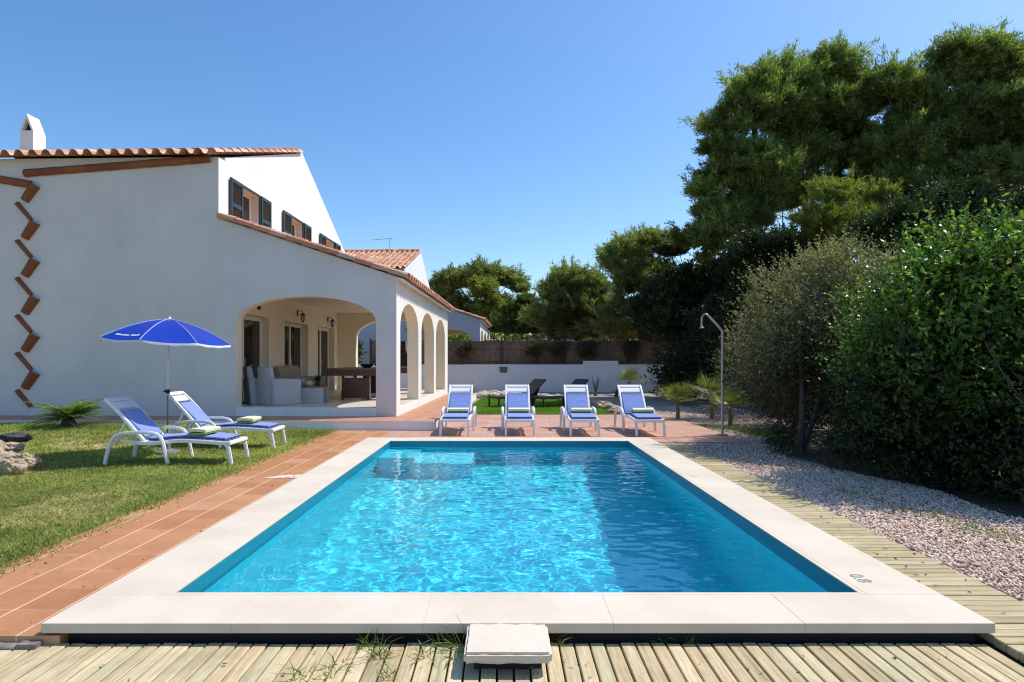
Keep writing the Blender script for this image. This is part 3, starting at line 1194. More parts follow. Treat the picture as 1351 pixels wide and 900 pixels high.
# pale splash mark on the tiles by the left coping
k = MB()
for q_, (bx_, by_, br_) in enumerate(((-.17, .0, .10), (-.02, .03, .14), (.14, -.01, .11), (.05, -.09, .07), (.25, .05, .06))):
    ring = []
    for i in range(30):
        a = i * 2 * PI / 30
        f_ = 1 + .45 * noise.noise(Vector((math.cos(a) * 1.7 + q_ * 5, math.sin(a) * 1.7, 1))) + .25 * noise.noise(Vector((math.cos(a) * 5 + q_, math.sin(a) * 5, 4)))
        ring.append((bx_ + br_ * 1.25 * f_ * math.cos(a), by_ + br_ * .62 * f_ * math.sin(a), .0008 * q_))
    k.add(ring, [tuple(range(30))])
o = k.build('chalk_stain', plain('white_lime_stain', (.66, .50, .43), .7, .35, 22))
o.location = gp(398, 628.5, ZT + .004)[:2] + (ZT + .004,)
o.rotation_euler = (0, 0, .35)
o.location.x = -2.62
tag(o, 'white smeared stain on the terracotta tiles beside the left coping', 'stain')

# ------------------------------------------------------------------ houses


def arch(a0, a1, zs, za, zb, n=18):
    """notch of an arched opening, walked from a1 to a0 (for a bottom edge walked with a falling)"""
    c, r = (a0 + a1) / 2, (a1 - a0) / 2
    return [(a1, zb)] + [(c + r * math.cos(t_), zs + (za - zs) * math.sin(t_)) for t_ in [PI * i / n for i in range(n + 1)]] + [(a0, zb)]


def half_tile(mb, p0, p1, up, r0, r1, n=6, th=.014, m=0, span=PI):
    """one barrel tile from p0 to p1, convex towards up"""
    p0, p1, up = Vector(p0), Vector(p1), Vector(up)
    t_ = (p1 - p0).normalized()
    s = t_.cross(up).normalized()
    up = s.cross(t_).normalized()
    vs, fs = [], []
    for p, r in ((p0, r0), (p1, r1)):
        for q in (r, r - th):
            for i in range(n + 1):
                a = PI / 2 - span / 2 + span * i / n
                vs.append(p + s * (q * math.cos(a)) + up * (q * math.sin(a)))
    k_ = n + 1
    for i in range(n):
        fs += [(i, i + 1, 2 * k_ + i + 1, 2 * k_ + i), (k_ + i, 3 * k_ + i, 3 * k_ + i + 1, k_ + i + 1),
               (i, k_ + i, k_ + i + 1, i + 1), (2 * k_ + i, 2 * k_ + i + 1, 3 * k_ + i + 1, 3 * k_ + i)]
    fs += [(0, 2 * k_, 3 * k_, k_), (n, k_ + n, 3 * k_ + n, 2 * k_ + n)]
    mb.add(vs, fs, m)


def tile_field(mb, a, b_, along, pitch, rows, up, r=.085):
    """barrel tiles covering a slope: eave line a->b_, going up by the vector along"""
    a, b_, along = Vector(a), Vector(b_), Vector(along)
    W = (b_ - a).length
    n = int(W / pitch)
    e = (b_ - a) / n
    N = Vector(up)
    st2 = along / rows
    for i in range(n):
        for j in range(rows):
            o = a + e * (i + .5) + st2 * j
            half_tile(mb, o + N * .055, o + st2 * 1.12 + N * .04, N, r * 1.1, r * .9, 5)
        for j in range(rows):
            o = a + e * i + st2 * j
            half_tile(mb, o + N * (.075 + .012), o + st2 * 1.12 + N * .075, -N, r * .95, r * 1.1, 4)


def house(name, label, org, detail, wall, zoff=0.0, u_left=-13.0, front=None):
    t = thing(name, label, 'house', (org[0], org[1], zoff), -TH)
    fr = lambda a, b_, c: (a, c, b_)             # facade: a along x, b up, c depth
    sd = lambda a, b_, c: (c, a, b_)             # side: a depth, b up, c across
    WM = [wall, CREAM]
    zb = .12
    uw = -3.99
    # facade with the big porch arch
    m = MB()
    out = [(u_left, zb), (u_left, 5.9), (uw, 5.9), (uw, 4.5), (0, 3.21)] + [(0, zb)] + arch(-3.6, -.455, 2.22, 2.79, zb)
    m.prism([out], fr, 0, .3, 0, 1, 1)
    for i, p in enumerate(m.f):
        pass
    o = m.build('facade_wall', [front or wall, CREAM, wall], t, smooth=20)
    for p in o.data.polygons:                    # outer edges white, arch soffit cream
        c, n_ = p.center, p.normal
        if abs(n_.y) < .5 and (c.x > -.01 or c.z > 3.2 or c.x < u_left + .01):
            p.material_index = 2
    # arcade wall facing the pool garden
    m = MB()
    out = [(.301, zb), (.301, 3.19), (9.1, 3.19), (9.1, zb)]
    for a0, a1 in ((6.12, 8.32), (3.3, 5.65), (.42, 2.82)):
        out += arch(a0, a1, 2.12, 2.74, zb)
    m.prism([out], sd, 0, -.3, 0, 1, 1)
    o = m.build('arcade_wall', WM, t, smooth=20)
    for p in o.data.polygons:
        c, n_ = p.center, p.normal
        if n_.y > .9 and c.y > 9.05:
            p.material_index = 0
    m = MB()
    out = [(-3.98, zb), (-3.98, 4.3), (-.301, 3.2), (-.301, zb)] + arch(-3.35, -.6, 2.22, 2.86, zb)
    m.prism([out], fr, 8.8, 9.095, 1, 0, 1)
    m.build('porch_end_wall', WM, t, smooth=20)
    # main wall above and inside the porch
    doors = [(.55, 2.7, 2.5), (3.75, 5.64, 2.48), (6.55, 8.3, 2.5)]
    wins = [(1.12, 2.05), (4.2, 5.12), (7.3, 8.22)]
    m = MB()
    out = [(.301, zb), (.301, 3.3), (9.9, 3.3), (9.9, zb)]
    out2 = [(.301, zb)]
    lower = [(.301, 3.3), (10, 3.3), (10, zb)]
    for a0, a1, zt in reversed(doors):
        lower += [(a1, zb), (a1, zt), (a0, zt), (a0, zb)]
    lower += [(.301, zb)]
    m.prism([lower], sd, uw, uw - .32, 1, 1, 1)
    m.build('porch_inner_wall', WM, t, smooth=20)
    m = MB()
    gab = [(.301, 3.302), (.301, 5.98), (4.85, 7.62), (5.0, 7.80), (10.02, 5.26), (10.02, 3.302)]
    holes = [[(a0, 4.45), (a1, 4.45), (a1, 5.55), (a0, 5.55)] for a0, a1 in wins]
    m.prism([gab] + holes, sd, uw, uw - .32, 0, 0, 0)
    m.build('gable_wall', WM, t, smooth=20)
    # remaining sides of the block
    m = MB()
    m.box(u_left, uw - .33, 9.7, 10, zb, 5.1)
    m.prism([[(.301, zb), (.301, 5.9), (5, 7.5), (9.69, 5.1), (9.69, zb)]], sd, u_left, u_left + .3)
    m.build('back_wall', WM, t, smooth=20)
    # floors, ceilings
    m = MB()
    m.box(uw + .002, -.006, .006, 9.09, .05, .315)
    o = m.build('porch_floor', [TILE_PORCH, wall], t, .01)
    for p in o.data.polygons:
        p.material_index = 0 if p.normal.z > .5 else 1
    m = MB()
    m.box(uw + .003, -.302, .302, 8.798, 3.1, 3.18)
    m.build('porch_ceiling', CREAM, t)
    # roofs
    m = MB()
    up = Vector((0, -.33, 1)).normalized()
    tile_field(m, (u_left - .1, -.28, 5.86), (uw + .16, -.28, 5.86), Vector((0, 5.28, 1.80)), .3, 13, up)
    upb = Vector((0, .5, 1)).normalized()
    if detail:
        tile_field(m, (uw - .33, 10.25, 5.02), (u_left - .1, 10.25, 5.02), Vector((0, -5.25, 2.62)), .3, 13, upb)
    n_ = int((uw - u_left) / .4)
    for i in range(n_):
        xa = u_left + (uw - .1 - u_left) * i / n_
        half_tile(m, (xa, 5, 7.74), (xa + .45, 5, 7.725), (0, 0, 1), .13, .11, 6)
    # slope boards under the tiles
    m2 = MB()
    m2.prism([[(.02, 5.905), (5, 7.60), (10.05, 5.07), (10.05, 5.01), (5, 7.54), (.02, 5.845)]], sd, u_left, uw - .33)
    m2.build('roof_slab', wall, t)
    rf = m.build('roof', ROOF, t, smooth=50)
    m = MB()
    upp = Vector((.33, 0, 1)).normalized()
    tile_field(m, (.24, -.02, 3.17), (.24, 9.2, 3.17), Vector((-4.2, 0, 1.37)), .29, 11, upp)
    n_ = 11
    for i in range(n_):
        f0, f1 = i / n_, (i + 1.1) / n_
        A, B = Vector((.26, -.03, 3.17)), Vector((-3.97, -.03, 4.555))
        half_tile(m, A + (B - A) * f0 + Vector((0, 0, .035)), A + (B - A) * min(1, f1) + Vector((0, 0, .02)), (.33, -.35, 1), .095, .08, 6)
        A, B = Vector((.26, 9.16, 3.17)), Vector((-3.97, 9.16, 4.555))
        half_tile(m, A + (B - A) * f0 + Vector((0, 0, .035)), A + (B - A) * min(1, f1) + Vector((0, 0, .02)), (.33, .35, 1), .095, .08, 6)
    m.build('porch_roof', ROOF, t, smooth=50)
    m = MB()
    m.prism([[(.16, 3.12), (.16, 3.165), (-3.985, 4.53), (-3.985, 4.485)]], fr, .02, 9.08)
    m.build('porch_roof_slab', wall, t)
    # porch doors: sliding frames with glass, set back in the wall
    for a0, a1, zt in doors:
        f = MB()
        X = uw - .2
        zf = .316
        for q0, q1 in ((a0 + .001, a0 + .09), ((a0 + a1) / 2 - .05, (a0 + a1) / 2 + .05), (a1 - .09, a1 - .001)):
            f.box(X - .06, X, q0, q1, zf, zt - .001)
        f.box(X - .055, X - .005, a0 + .09, a1 - .09, zt - .11, zt - .002)
        f.box(X - .055, X - .005, a0 + .09, a1 - .09, zf, zf + .09)
        fo = f.build('sliding_door', FRAMEW, t, .005)
        gl = MB()
        gl.box(X - .04, X - .034, a0 + .06, (a0 + a1) / 2, zf + .06, zt - .05)
        gl.box(X - .03, X - .024, (a0 + a1) / 2, a1 - .06, zf + .06, zt - .05)
        gl.build('pane', GLASS, fo)
        h = MB()
        h.box(X, X + .03, (a0 + a1) / 2 + .045, (a0 + a1) / 2 + .06, 1.15, 1.4)
        h.build('handle', STEEL, fo)
        bk = MB()
        bk.box(X - .118, X - .1, a0, a1, zf, zt - .001)
        bk.build('curtain', CURTAIN, fo)
    # upstairs windows with folded-back shutters
    for a0, a1 in wins:
        f = MB()
        X = uw - .2
        for q0, q1 in ((a0, a0 + .06), ((a0 + a1) / 2 - .03, (a0 + a1) / 2 + .03), (a1 - .06, a1)):
            f.box(X - .05, X, q0, q1, 4.452, 5.548)
        f.box(X - .048, X - .002, a0 + .06, a1 - .06, 5.48, 5.548)
        f.box(X - .048, X - .002, a0 + .06, a1 - .06, 4.452, 4.52)
        fo = f.build('window', FRAMEW, t, .004)
        gl = MB()
        gl.box(X - .03, X - .024, a0 + .05, a1 - .05, 4.5, 5.5)
        gl.build('pane', GLASS, fo)
        rv = MB()
        rv.box(X, uw + .002, a0, a0 + .004, 4.452, 5.548)
        rv.box(X, uw + .002, a1 - .004, a1, 4.452, 5.548)
        rv.box(X, uw + .002, a0 + .004, a1 - .004, 5.542, 5.548)
        rv.build('reveal', REVEALP, fo)
        hd = MB()
        hd.box(uw, uw + .035, a0 - .02, a1 + .04, 5.552, 5.60)
        hd.box(uw, uw + .04, a1 + .003, a1 + .05, 4.42, 5.551)
        hd.box(uw, uw + .04, a0 - .05, a0 - .003, 4.42, 5.551)
        hd.build('shutter_frame', GREENPAINT, fo)
        for s, q in ((-1, a0 - .055), (1, a1 + .055)):
            b0, b1 = (q - .6, q) if s < 0 else (q, q + .6)
            sh = MB()
            xa, xb = uw + .025, uw + .065
            for z0, z1 in ((4.42, 4.52), (4.93, 5.03), (5.5, 5.59)):
                sh.box(xa, xb, b0 + .07, b1 - .07, z0, z1)
            sh.box(xa - .001, xb + .001, b0, b0 + .07, 4.42, 5.59)
            sh.box(xa - .001, xb + .001, b1 - .07, b1, 4.42, 5.59)
            so_ = sh.build('shutter', GREENPAINT, t, .004)
            sl = MB()
            for z0, z1 in ((4.52, 4.93), (5.03, 5.5)):
                n_ = int((z1 - z0) / .04)
                for i in range(n_):
                    zc = z0 + (i + .5) * (z1 - z0) / n_
                    sl.obox((uw + .045, (b0 + b1) / 2, zc), .03, b1 - b0 - .14, .008, R=Matrix.Rotation(.7, 3, 'Y'))
                sl.box(uw + .027, uw + .03, b0 + .07, b1 - .07, z0, z1)
            sl.build('slats', SLATS, so_)
    # chimney with a little gabled cap, dark mouth to the front
    cx, cy = -11.02, 3.15
    m = MB()
    P = [(cx - .19, 6.6), (cx - .19, 7.76), (cx, 8.24), (cx + .19, 7.76), (cx + .19, 6.6)]
    mouth = [(cx - .135, 7.76), (cx, 8.10), (cx + .135, 7.76)]
    m.prism([P, mouth], fr, cy, cy + .45)
    ch = m.build('chimney', wall, t, .006)
    m = MB()
    m.prism([[(a * .98 + cx * .02, b_) for a, b_ in mouth]], fr, cy + .12, cy + .4)
    m.build('flue_mouth', BLACK, ch)
    return t, rf


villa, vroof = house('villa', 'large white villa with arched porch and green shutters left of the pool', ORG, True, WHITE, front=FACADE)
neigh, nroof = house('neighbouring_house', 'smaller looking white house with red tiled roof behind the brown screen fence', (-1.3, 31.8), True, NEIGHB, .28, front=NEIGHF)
a_ = MB()
a_.tube([(-5.9, 5.0, 7.7), (-5.9, 5, 8.5)], .015, 6)
a_.tube([(-6.9, 5.0, 8.42), (-5.7, 5, 8.5)], .012, 6)
for q in range(6):
    a_.tube([(-6.8 + q * .2, 4.85, 8.43 + q * .014), (-6.8 + q * .2, 5.15, 8.43 + q * .014)], .008, 5)
a_.build('antenna', STEEL, neigh)

# zigzag of clay tiles and the two long tile courses on the facade
sc = 13.4 / F


def fpt(px, py, out=.0):
    q = (px - CX) / F
    a = (ORG.y * q - ORG.x) / (math.cos(TH) + math.sin(TH) * q)      # along the facade, which is turned a little
    return Vector((a, -out, H + (CY - py) / F * (ORG.y - a * math.sin(TH))))


for i in range(6):
    y0 = 244 + i * 49.3
    m = MB()
    half_tile(m, fpt(48, y0 + 0, .012), fpt(34, y0 + 21, .012), (.25, -1, .35), .115, .095, 8, .016)
    m.build('facade_tile', DRIP, villa)
    m = MB()
    half_tile(m, fpt(23, y0 + 25, .012), fpt(42, y0 + 47, .012), (.9, -.45, .75), .06, .052, 8, .014)
    m.build('facade_tile', DRIP, villa)
for (xa, ya), (xb, yb), n_ in (((34, 229), (279, 210), 9), ((-30, 232), (42, 244), 3)):
    m = MB()
    A, B = fpt(xa, ya, .0), fpt(xb, yb, .0)
    for i in range(n_):
        half_tile(m, A + (B - A) * (i / n_), A + (B - A) * min(1, (i + 1.08) / n_) + Vector((0, -.012, .0)), (0, -1, .3), .095, .085, 8, .016)
    m.build('tile_course', DRIP, villa)

# wall lanterns in the porch and a small alarm box
def lantern(v, z):
    X = -3.99
    m = MB()
    m.box(X, X + .02, v - .04, v + .04, z - .02, z + .14)
    m.tube([(X + .02, v, z + .1), (X + .1, v, z + .13), (X + .17, v, z + .1), (X + .17, v, z + .05)], .011, 6)
    m.lathe([(.005, .07), (.03, .06), (.085, 0), (.075, -.005)], (X + .17, v, z), 8)
    m.lathe([(.045, -.17), (.03, -.2), (.005, -.23)], (X + .17, v, z), 8)
    for k_ in range(6):
        a = k_ * PI / 3
        m.tube([(X + .17 + .07 * math.cos(a), v + .07 * math.sin(a), z - .004), (X + .17 + .045 * math.cos(a), v + .045 * math.sin(a), z - .17)], .006, 4)
    o = m.build('wall_lantern', DARKMETAL, villa)
    m = MB()
    m.lathe([(.001, -.01), (.064, -.01), (.04, -.168), (.001, -.168)], (X + .17, v, z), 8)
    m.build('lamp_glass', LAMPGLASS, o)


lantern(4.72, 2.72)
lantern(7.55, 2.72)
m = MB()
m.box(-3.99, -3.93, 1.96, 2.06, 2.66, 2.76)
m.build('alarm_box', DARKMETAL, villa, .01)

# ------------------------------------------------------------------ garden wall and screen fence
WY = 27.8
gw = thing('garden_wall', 'low white garden wall along the back of the garden', 'wall', (0, WY, 0))
m = MB()
m.prism([[(-16, -.3), (-16, 1.16), (3.6, 1.16), (3.6, 1.33), (5.2, 1.33), (5.2, 1.16), (16, 1.16), (16, -.3)]], lambda a, b_, c: (a, c, b_), 0, .22)
m.build('wall_body', GARDENW, gw, .01)
o = MB()
o.box(-.16, .16, -.09, 0, .78, 1.0)
o.box(-.2, .2, -.12, 0, .98, 1.03)
tag(o.build('hose_box', plain('green_plastic', (.02, .13, .08), .4), None, .015), 'small green box mounted on the white garden wall', 'box')
bpy.data.objects['hose_box'].location = (dp(664, 486, WY)[0], WY, .02)

fy = 28.25
fn = thing('screen_fence', 'brown heather screen fence on dark posts above the white garden wall', 'fence', (0, fy, 0))
m = MB()
n_ = 170
prev = 2.28
for i in range(n_):
    xa = -6.3 + i * (16.3 / n_)
    prev += random.uniform(-.015, .015)
    prev = min(2.34, max(2.24, prev))
    m.box(xa, xa + 16.3 / n_ + .01, random.uniform(-.012, .012), .03 + random.uniform(0, .012), .9, prev)
m.build('screen_panel', HEATHER, fn)
for xp in (-6.25, -3.1, -.15, 2.8, 5.75, 8.8):
    m = MB()
    m.box(xp - .035, xp + .035, -.075, -.015, 0, 2.36)
    m.build('post', WIREGREEN, fn, .006)
m = MB()
for z in (1.3, 1.85, 2.2):
    m.tube([(-6.3, -.02, z), (10, -.02, z)], .006, 5)
m.build('wire', WIREGREEN, fn)

dw = thing('dry_stone_wall', 'dry stone wall of pale rubble far behind the screen fence', 'wall', (0, 36.5, 0))
m = MB()
m.box(-1.4, 16, .1, .7, 0, 2.55)
m.build('wall_core', ROCK_DARK, dw)
n = 1500
pt = np.column_stack([RNG.uniform(-1.4, 12, n), RNG.uniform(0, .5, n), RNG.uniform(1.2, 2.58, n)])
pt[:, 1] = np.where(pt[:, 2] > 2.42, pt[:, 1], 0.05)
o = stones('rubble', pt, .08, .15, ROCK_TAN)
o.parent = dw


# ------------------------------------------------------------------ rocks
def rock(name, loc, s, mat, label, group, seed, rz=0.0):
    bm = bmesh.new()
    bmesh.ops.create_icosphere(bm, subdivisions=4, radius=1)
    for v in bm.verts:
        c = v.co.copy()
        q = Vector((seed * 3.1, seed, seed * 1.7))
        f = 1 + .35 * noise.noise(c * 1.3 + q) + .22 * noise.noise(c * 3 + q) + .13 * noise.noise(c * 7 + q)
        cell = noise.voronoi(c * 1.6 + q)[0][0]
        v.co = Vector((c.x * s[0], c.y * s[1], c.z * s[2])) * (f + .18 * cell)
    me = bpy.data.meshes.new(name)
    bm.to_mesh(me)
    bm.free()
    me.materials.append(mat)
    o = link(name, me)
    o.location = loc
    o.rotation_euler = (0, 0, rz)
    return tag(o, label, 'rock', group)


RG = 'rocks piled on the lawn'
rock('rock', gp(17, 622, -.03)[:2] + (.02,), (.14, .12, .11), ROCK_TAN, 'pitted tan rock, lowest of the pile at the left edge of the lawn', RG, 1)
rock('rock', gp(36, 616, -.03)[:2] + (.04,), (.12, .11, .10), ROCK_TAN, 'tan rock with dark holes, rightmost of the pile on the lawn', RG, 2)
rock('rock', gp(4, 616, -.03)[:2] + (.05,), (.14, .16, .13), ROCK_TAN, 'tan rock cut by the left edge of the picture', RG, 3)
rock('rock', gp(14, 606, -.03)[:2] + (.13,), (.14, .13, .08), ROCK_TAN, 'pale rock under the dark topmost rock', RG, 4)
rock('rock', gp(20, 604, -.03)[:2] + (.26,), (.2, .13, .065), ROCK_DARK, 'dark flat rock lying on top of the pile', RG, 5)
rock('rock', gp(-22, 612, -.03)[:2] + (.1,), (.22, .24, .2), ROCK_TAN, 'large tan rock behind the pile beyond the picture edge', RG, 6)

# border of rubble between the turf and the back gravel
edge = [(-.9, 23.45), (-.45, 23.6), (0, 23.5), (.4, 23.35), (.85, 23.3), (1.2, 23.05), (1.5, 22.7), (1.75, 22.4), (2.0, 22.0), (2.2, 21.3), (2.4, 20.7), (2.6, 20.0), (2.72, 19.4), (2.85, 18.8), (2.98, 18.2), (3.06, 17.5), (3.1, 16.9), (3.02, 16.35)]
where = 'along the back of the turf'
for i, (a, b_) in enumerate(edge):
    s = .17 + .07 * random.random()
    if i < 6:
        lab = 'pale sunlit border stone along the back of the green turf'
        grp = 'pale stones behind the turf'
    else:
        lab = 'dull shaded border stone along the right side of the green turf'
        grp = 'shaded stones right of the turf'
    rock('border_stone', (a, b_, -.02), (s * 1.1, s * .8, s * .6), ROCK_PALE if i < 6 else ROCK_TAN, lab, grp, 20 + i)
for i in range(5):
    rock('border_stone', (-.8 + i * .42, 24.1 + .1 * random.random(), 0), (.24, .18, .15), ROCK_PALE, 'pale sunlit border stone along the back of the green turf', 'pale stones behind the turf', 60 + i)


# ------------------------------------------------------------------ white sun loungers
def smooth_path(pts, n=6):
    P = [Vector((*p, 0)) if len(p) == 2 else Vector(p) for p in pts]
    P = [P[0] * 2 - P[1]] + P + [P[-1] * 2 - P[-2]]
    out = []
    for i in range(1, len(P) - 2):
        p0, p1, p2, p3 = P[i - 1:i + 3]
        for k_ in range(n):
            t_ = k_ / n
            out.append(.5 * ((2 * p1) + (p2 - p0) * t_ + (2 * p0 - 5 * p1 + 4 * p2 - p3) * t_ ** 2 + (3 * p1 - p0 - 3 * p2 + p3) * t_ ** 3))
    out.append(P[-2])
    return [(p.x, p.y) for p in out] if len(pts[0]) == 2 else out


def make_lounger():
    r = thing('sun_lounger', '-', 'sun lounger', (0, 0, 0), 0, 'white loungers with blue cushions')
    # seat frame: two side rails and slats
    rail = smooth_path([(.40, .265), (.62, .262), (.95, .295), (1.25, .285), (1.55, .262), (1.62, .262)])
    m = MB()
    for y in (-.285, .245):
        m.sweep(rail, y, y + .04, .05)
    for i in range(0, len(rail) - 1, 2):
        x, z = rail[i]
        m.box(x, x + .055, -.246, .246, z + .018, z + .036)
    m.box(1.6, 1.66, -.284, .284, .262, .312)
    m.build('seat_frame', PLASTIC, r, .008)
    # armrest arch with its two legs
    for y in (-.345, .295):
        m = MB()
        pth = smooth_path([(0, 0), (.035, .16), (.10, .34), (.2, .405), (.42, .42), (.62, .41), (.715, .36), (.77, .2), (.815, 0)], 6)
        m.sweep(pth, y, y + .05, .042)
        m.build('armrest', PLASTIC, r, .012)
    for y in (-.287, .243):
        m = MB()
        m.sweep(smooth_path([(1.69, 0), (1.665, .15), (1.645, .24), (1.60, .3)]), y, y + .044, .05)
        m.build('leg', PLASTIC, r, .01)
    for y in (-.25, .21):
        m = MB()
        m.sweep([(.13, .30), (.44, .262)], y, y + .038, .045)
        m.build('side_link', PLASTIC, r, .008)
    # reclined back
    B0, B1 = Vector((.47, .275)), Vector((-.06, .885))
    dv = (B1 - B0).normalized()
    at = lambda s: tuple(B0 + dv * s)
    Lb = (B1 - B0).length
    curve = [at(0), at(Lb * .4), (at(Lb * .75)[0] - .004, at(Lb * .75)[1] - .004), (at(Lb)[0] - .03, at(Lb)[1] - .008)]
    cv = smooth_path(curve, 5)
    m = MB()
    for y in (-.262, .218):
        m.sweep(cv, y, y + .044, -.042)
    for s0, s1 in ((.0, .04), (Lb - .20, Lb - .085), (Lb - .065, Lb - .0)):
        a, b_ = at(s0), at(s1)
        m.sweep([(a[0] - .005 - (.02 if s0 > .5 else 0), a[1]), (b_[0] - .005 - (.024 if s0 > .5 else 0), b_[1])], -.219, .219, -.03)
    for k_ in range(7):
        a, b_ = at(.09 + k_ * .072), at(.09 + k_ * .072 + .05)
        m.sweep([(a[0] - .012, a[1]), (b_[0] - .012, b_[1])], -.219, .219, -.014)
    for y in (-.2, .17):
        m.sweep([(.04, .24), (.19, .56)], y, y + .03, .03)
    m.build('backrest', PLASTIC, r, .007)
    # cushion in two hinged pieces
    m = MB()
    st2 = smooth_path([(.5, .325), (.62, .318), (.95, .348), (1.25, .338), (1.5, .318), (1.58, .316)])
    m.sweep(st2, -.235, .235, .042, 0, 1)
    m.build('seat_cushion', [BLUE, NAVY], r, .012, 2, 50)
    m = MB()
    off = Vector((dv.y, -dv.x)) * .008
    bk = [(Vector(at(s)) + off) for s in (.07, .2, .35, .5, Lb - .235)]
    bk = [(p.x + .012 * math.sin(i * 1.6), p.y) for i, p in enumerate(bk)]
    m.sweep(smooth_path(bk, 4), -.225, .225, -.05, 0, 1)
    o = m.build('back_cushion', [BLUE, NAVY], r, .014, 2, 50)
    return r


lounger = make_lounger()
loungers = []
lspec = [(gp(599.5, 575.6, ZT - .004), -PI / 2, 'white lounger with blue cushion, leftmost of the four in a row beyond the pool'),
         (gp(686, 575.6, ZT - .004), -PI / 2 + .01, 'white lounger with blue cushion, second from the left in the row beyond the pool'),
         (gp(771.8, 576, ZT - .004), -PI / 2 - .015, 'white lounger with creased blue cushion, third from the left in the row beyond the pool'),
         (gp(859, 576.3, ZT - .004), -PI / 2 + .03, 'white lounger with blue cushion, rightmost in the row beyond the pool'),
         ((-3.70, 8.52, 0), .0, 'white lounger nearer the camera on the lawn, its backrest partly shaded by the parasol'),
         ((-3.72, 10.05, 0), .02, 'white lounger on the lawn behind the parasol pole, its backrest fully in the sun')]


def make_towel():
    o = thing('towel', '-', 'towel', (0, 0, 0), 0, 'folded lime towels on the loungers')
    m = MB()
    pth = []
    for i in range(4):
        pass
    m.sweep(smooth_path([(-.13, .004), (.0, .0), (.12, .004)]), -.21, .21, .03)
    m.build('lower_fold', TOWEL_G, o, .012, 3)
    m = MB()
    m.sweep(smooth_path([(-.125, .036), (-.08, .043), (.0, .046), (.09, .038), (.125, .03)]), -.205, .205, .042)
    m.build('upper_fold', TOWEL_Y, o, .018, 3)
    return o


towel = make_towel()
tn = ['on the leftmost lounger beyond the pool', 'on the second lounger from the left beyond the pool', 'on the third lounger from the left beyond the pool', 'on the rightmost lounger beyond the pool',
      'on the nearer lawn lounger', 'on the farther lawn lounger by the parasol pole']
for i, (p, rz, lab) in enumerate(lspec):
    # origin sits under the backrest: step back from the foot by the leg distance
    fx = 1.69
    if i < 4:
        ox, oy, oz = p[0] - fx * math.cos(rz), p[1] - fx * math.sin(rz), p[2]
    else:
        ox, oy = p[0] - fx * math.cos(rz), p[1]
        oz = lawn_z(ox + .8, oy) + .005
    if i == 0:
        lounger.location, lounger.rotation_euler = (ox, oy, oz), (0, 0, rz)
        lounger['label'] = lab
    else:
        dup(lounger, lab, (ox, oy, oz), rz)
    tx = .98 if i < 4 else (1.18 if i == 4 else 1.16)
    jit = random.uniform(-.03, .03)
    tpos = (ox + tx * math.cos(rz) - jit * math.sin(rz), oy + tx * math.sin(rz) + jit * math.cos(rz), oz + .392)
    lab2 = 'folded pale lime towel ' + tn[i]
    if i == 0:
        towel.location, towel.rotation_euler, towel['label'] = tpos, (0, 0, rz), lab2
    else:
        dup(towel, lab2, tpos, rz + random.uniform(-.06, .06))

# ------------------------------------------------------------------ parasol
ux, uy, _ = (-5.12, 9.2, 0)
uz = lawn_z(ux, uy)
par = thing('parasol', 'blue beach parasol with white hem standing between the two lawn loungers', 'parasol', (ux, uy, uz))
m = MB()
m.lathe([(.001, .0), (.17, .0), (.18, .02), (.17, .05), (.12, .06), (.05, .085), (.035, .2), (.03, .205), (.001, .205)], n=24)
m.build('base', plain('grey_base_plastic', (.16, .16, .16), .7), par)
m = MB()
m.tube([(0, 0, .1), (.005, 0, .95)], .012, 8)
m.build('lower_pole', plain('dull_steel', (.16, .16, .17), .4, Metallic=.8), par)
m = MB()
m.tube([(.005, 0, .9), (.03, 0, 2.0), (.032, 0, 2.09)], .0155, 10)
m.build('upper_pole', plain('white_enamel_pole', (.72, .72, .74), .35), par)
m = MB()
m.lathe([(.001, .92), (.03, .92), (.03, .985), (.001, .985)], (.006, 0, 0), 10)
m.tube([(.006, -.02, .95), (-.035, -.035, .96)], .014, 8)
m.build('clamp_knob', BLACK, par)
cn = thing('canopy_pivot', None, None)
bpy.data.objects.remove(cn)
TIL = Matrix.Translation((.03, 0, 2.02)) @ Matrix.Rotation(.06, 4, 'Y')
Rc, dropc = .905, .335
NR = 8
ph0 = -PI / 2 + math.radians(7)


def can_pt(r, a):
    k_ = ((a - ph0) / (2 * PI / NR)) % 1
    sag = 4 * k_ * (1 - k_)
    rr = r * (1 - .055 * sag)
    z = .03 - dropc * (.35 * r + .65 * r ** 2) - .035 * sag * r * (1 - .3 * r) - (0.0)
    return Vector((rr * Rc * math.cos(a), rr * Rc * math.sin(a), z))


m = MB()
NA, NRR = 64, 10
vs = [TIL @ can_pt(j / NRR, ph0 + 2 * PI * i / NA) for j in range(NRR + 1) for i in range(NA)]
fs = [(j * NA + i, j * NA + (i + 1) % NA, (j + 1) * NA + (i + 1) % NA, (j + 1) * NA + i) for j in range(NRR) for i in range(NA)]
m.add(vs, fs)
can = m.build('canopy', CANOPY, par, smooth=20)
m = MB()
vs, fs = [], []
for i in range(NA):
    a = ph0 + 2 * PI * i / NA
    p = can_pt(1.0, a)
    fl = .012 * math.sin(i * 2.3)
    vs += [TIL @ (p + Vector((0, 0, .0))), TIL @ (p + Vector((math.cos(a) * .004, math.sin(a) * .004, -.032 + fl * .4)))]
fs = [(2 * i, 2 * ((i + 1) % NA), 2 * ((i + 1) % NA) + 1, 2 * i + 1) for i in range(NA)]
m.add(vs, fs)
m.build('hem', HEM, can)
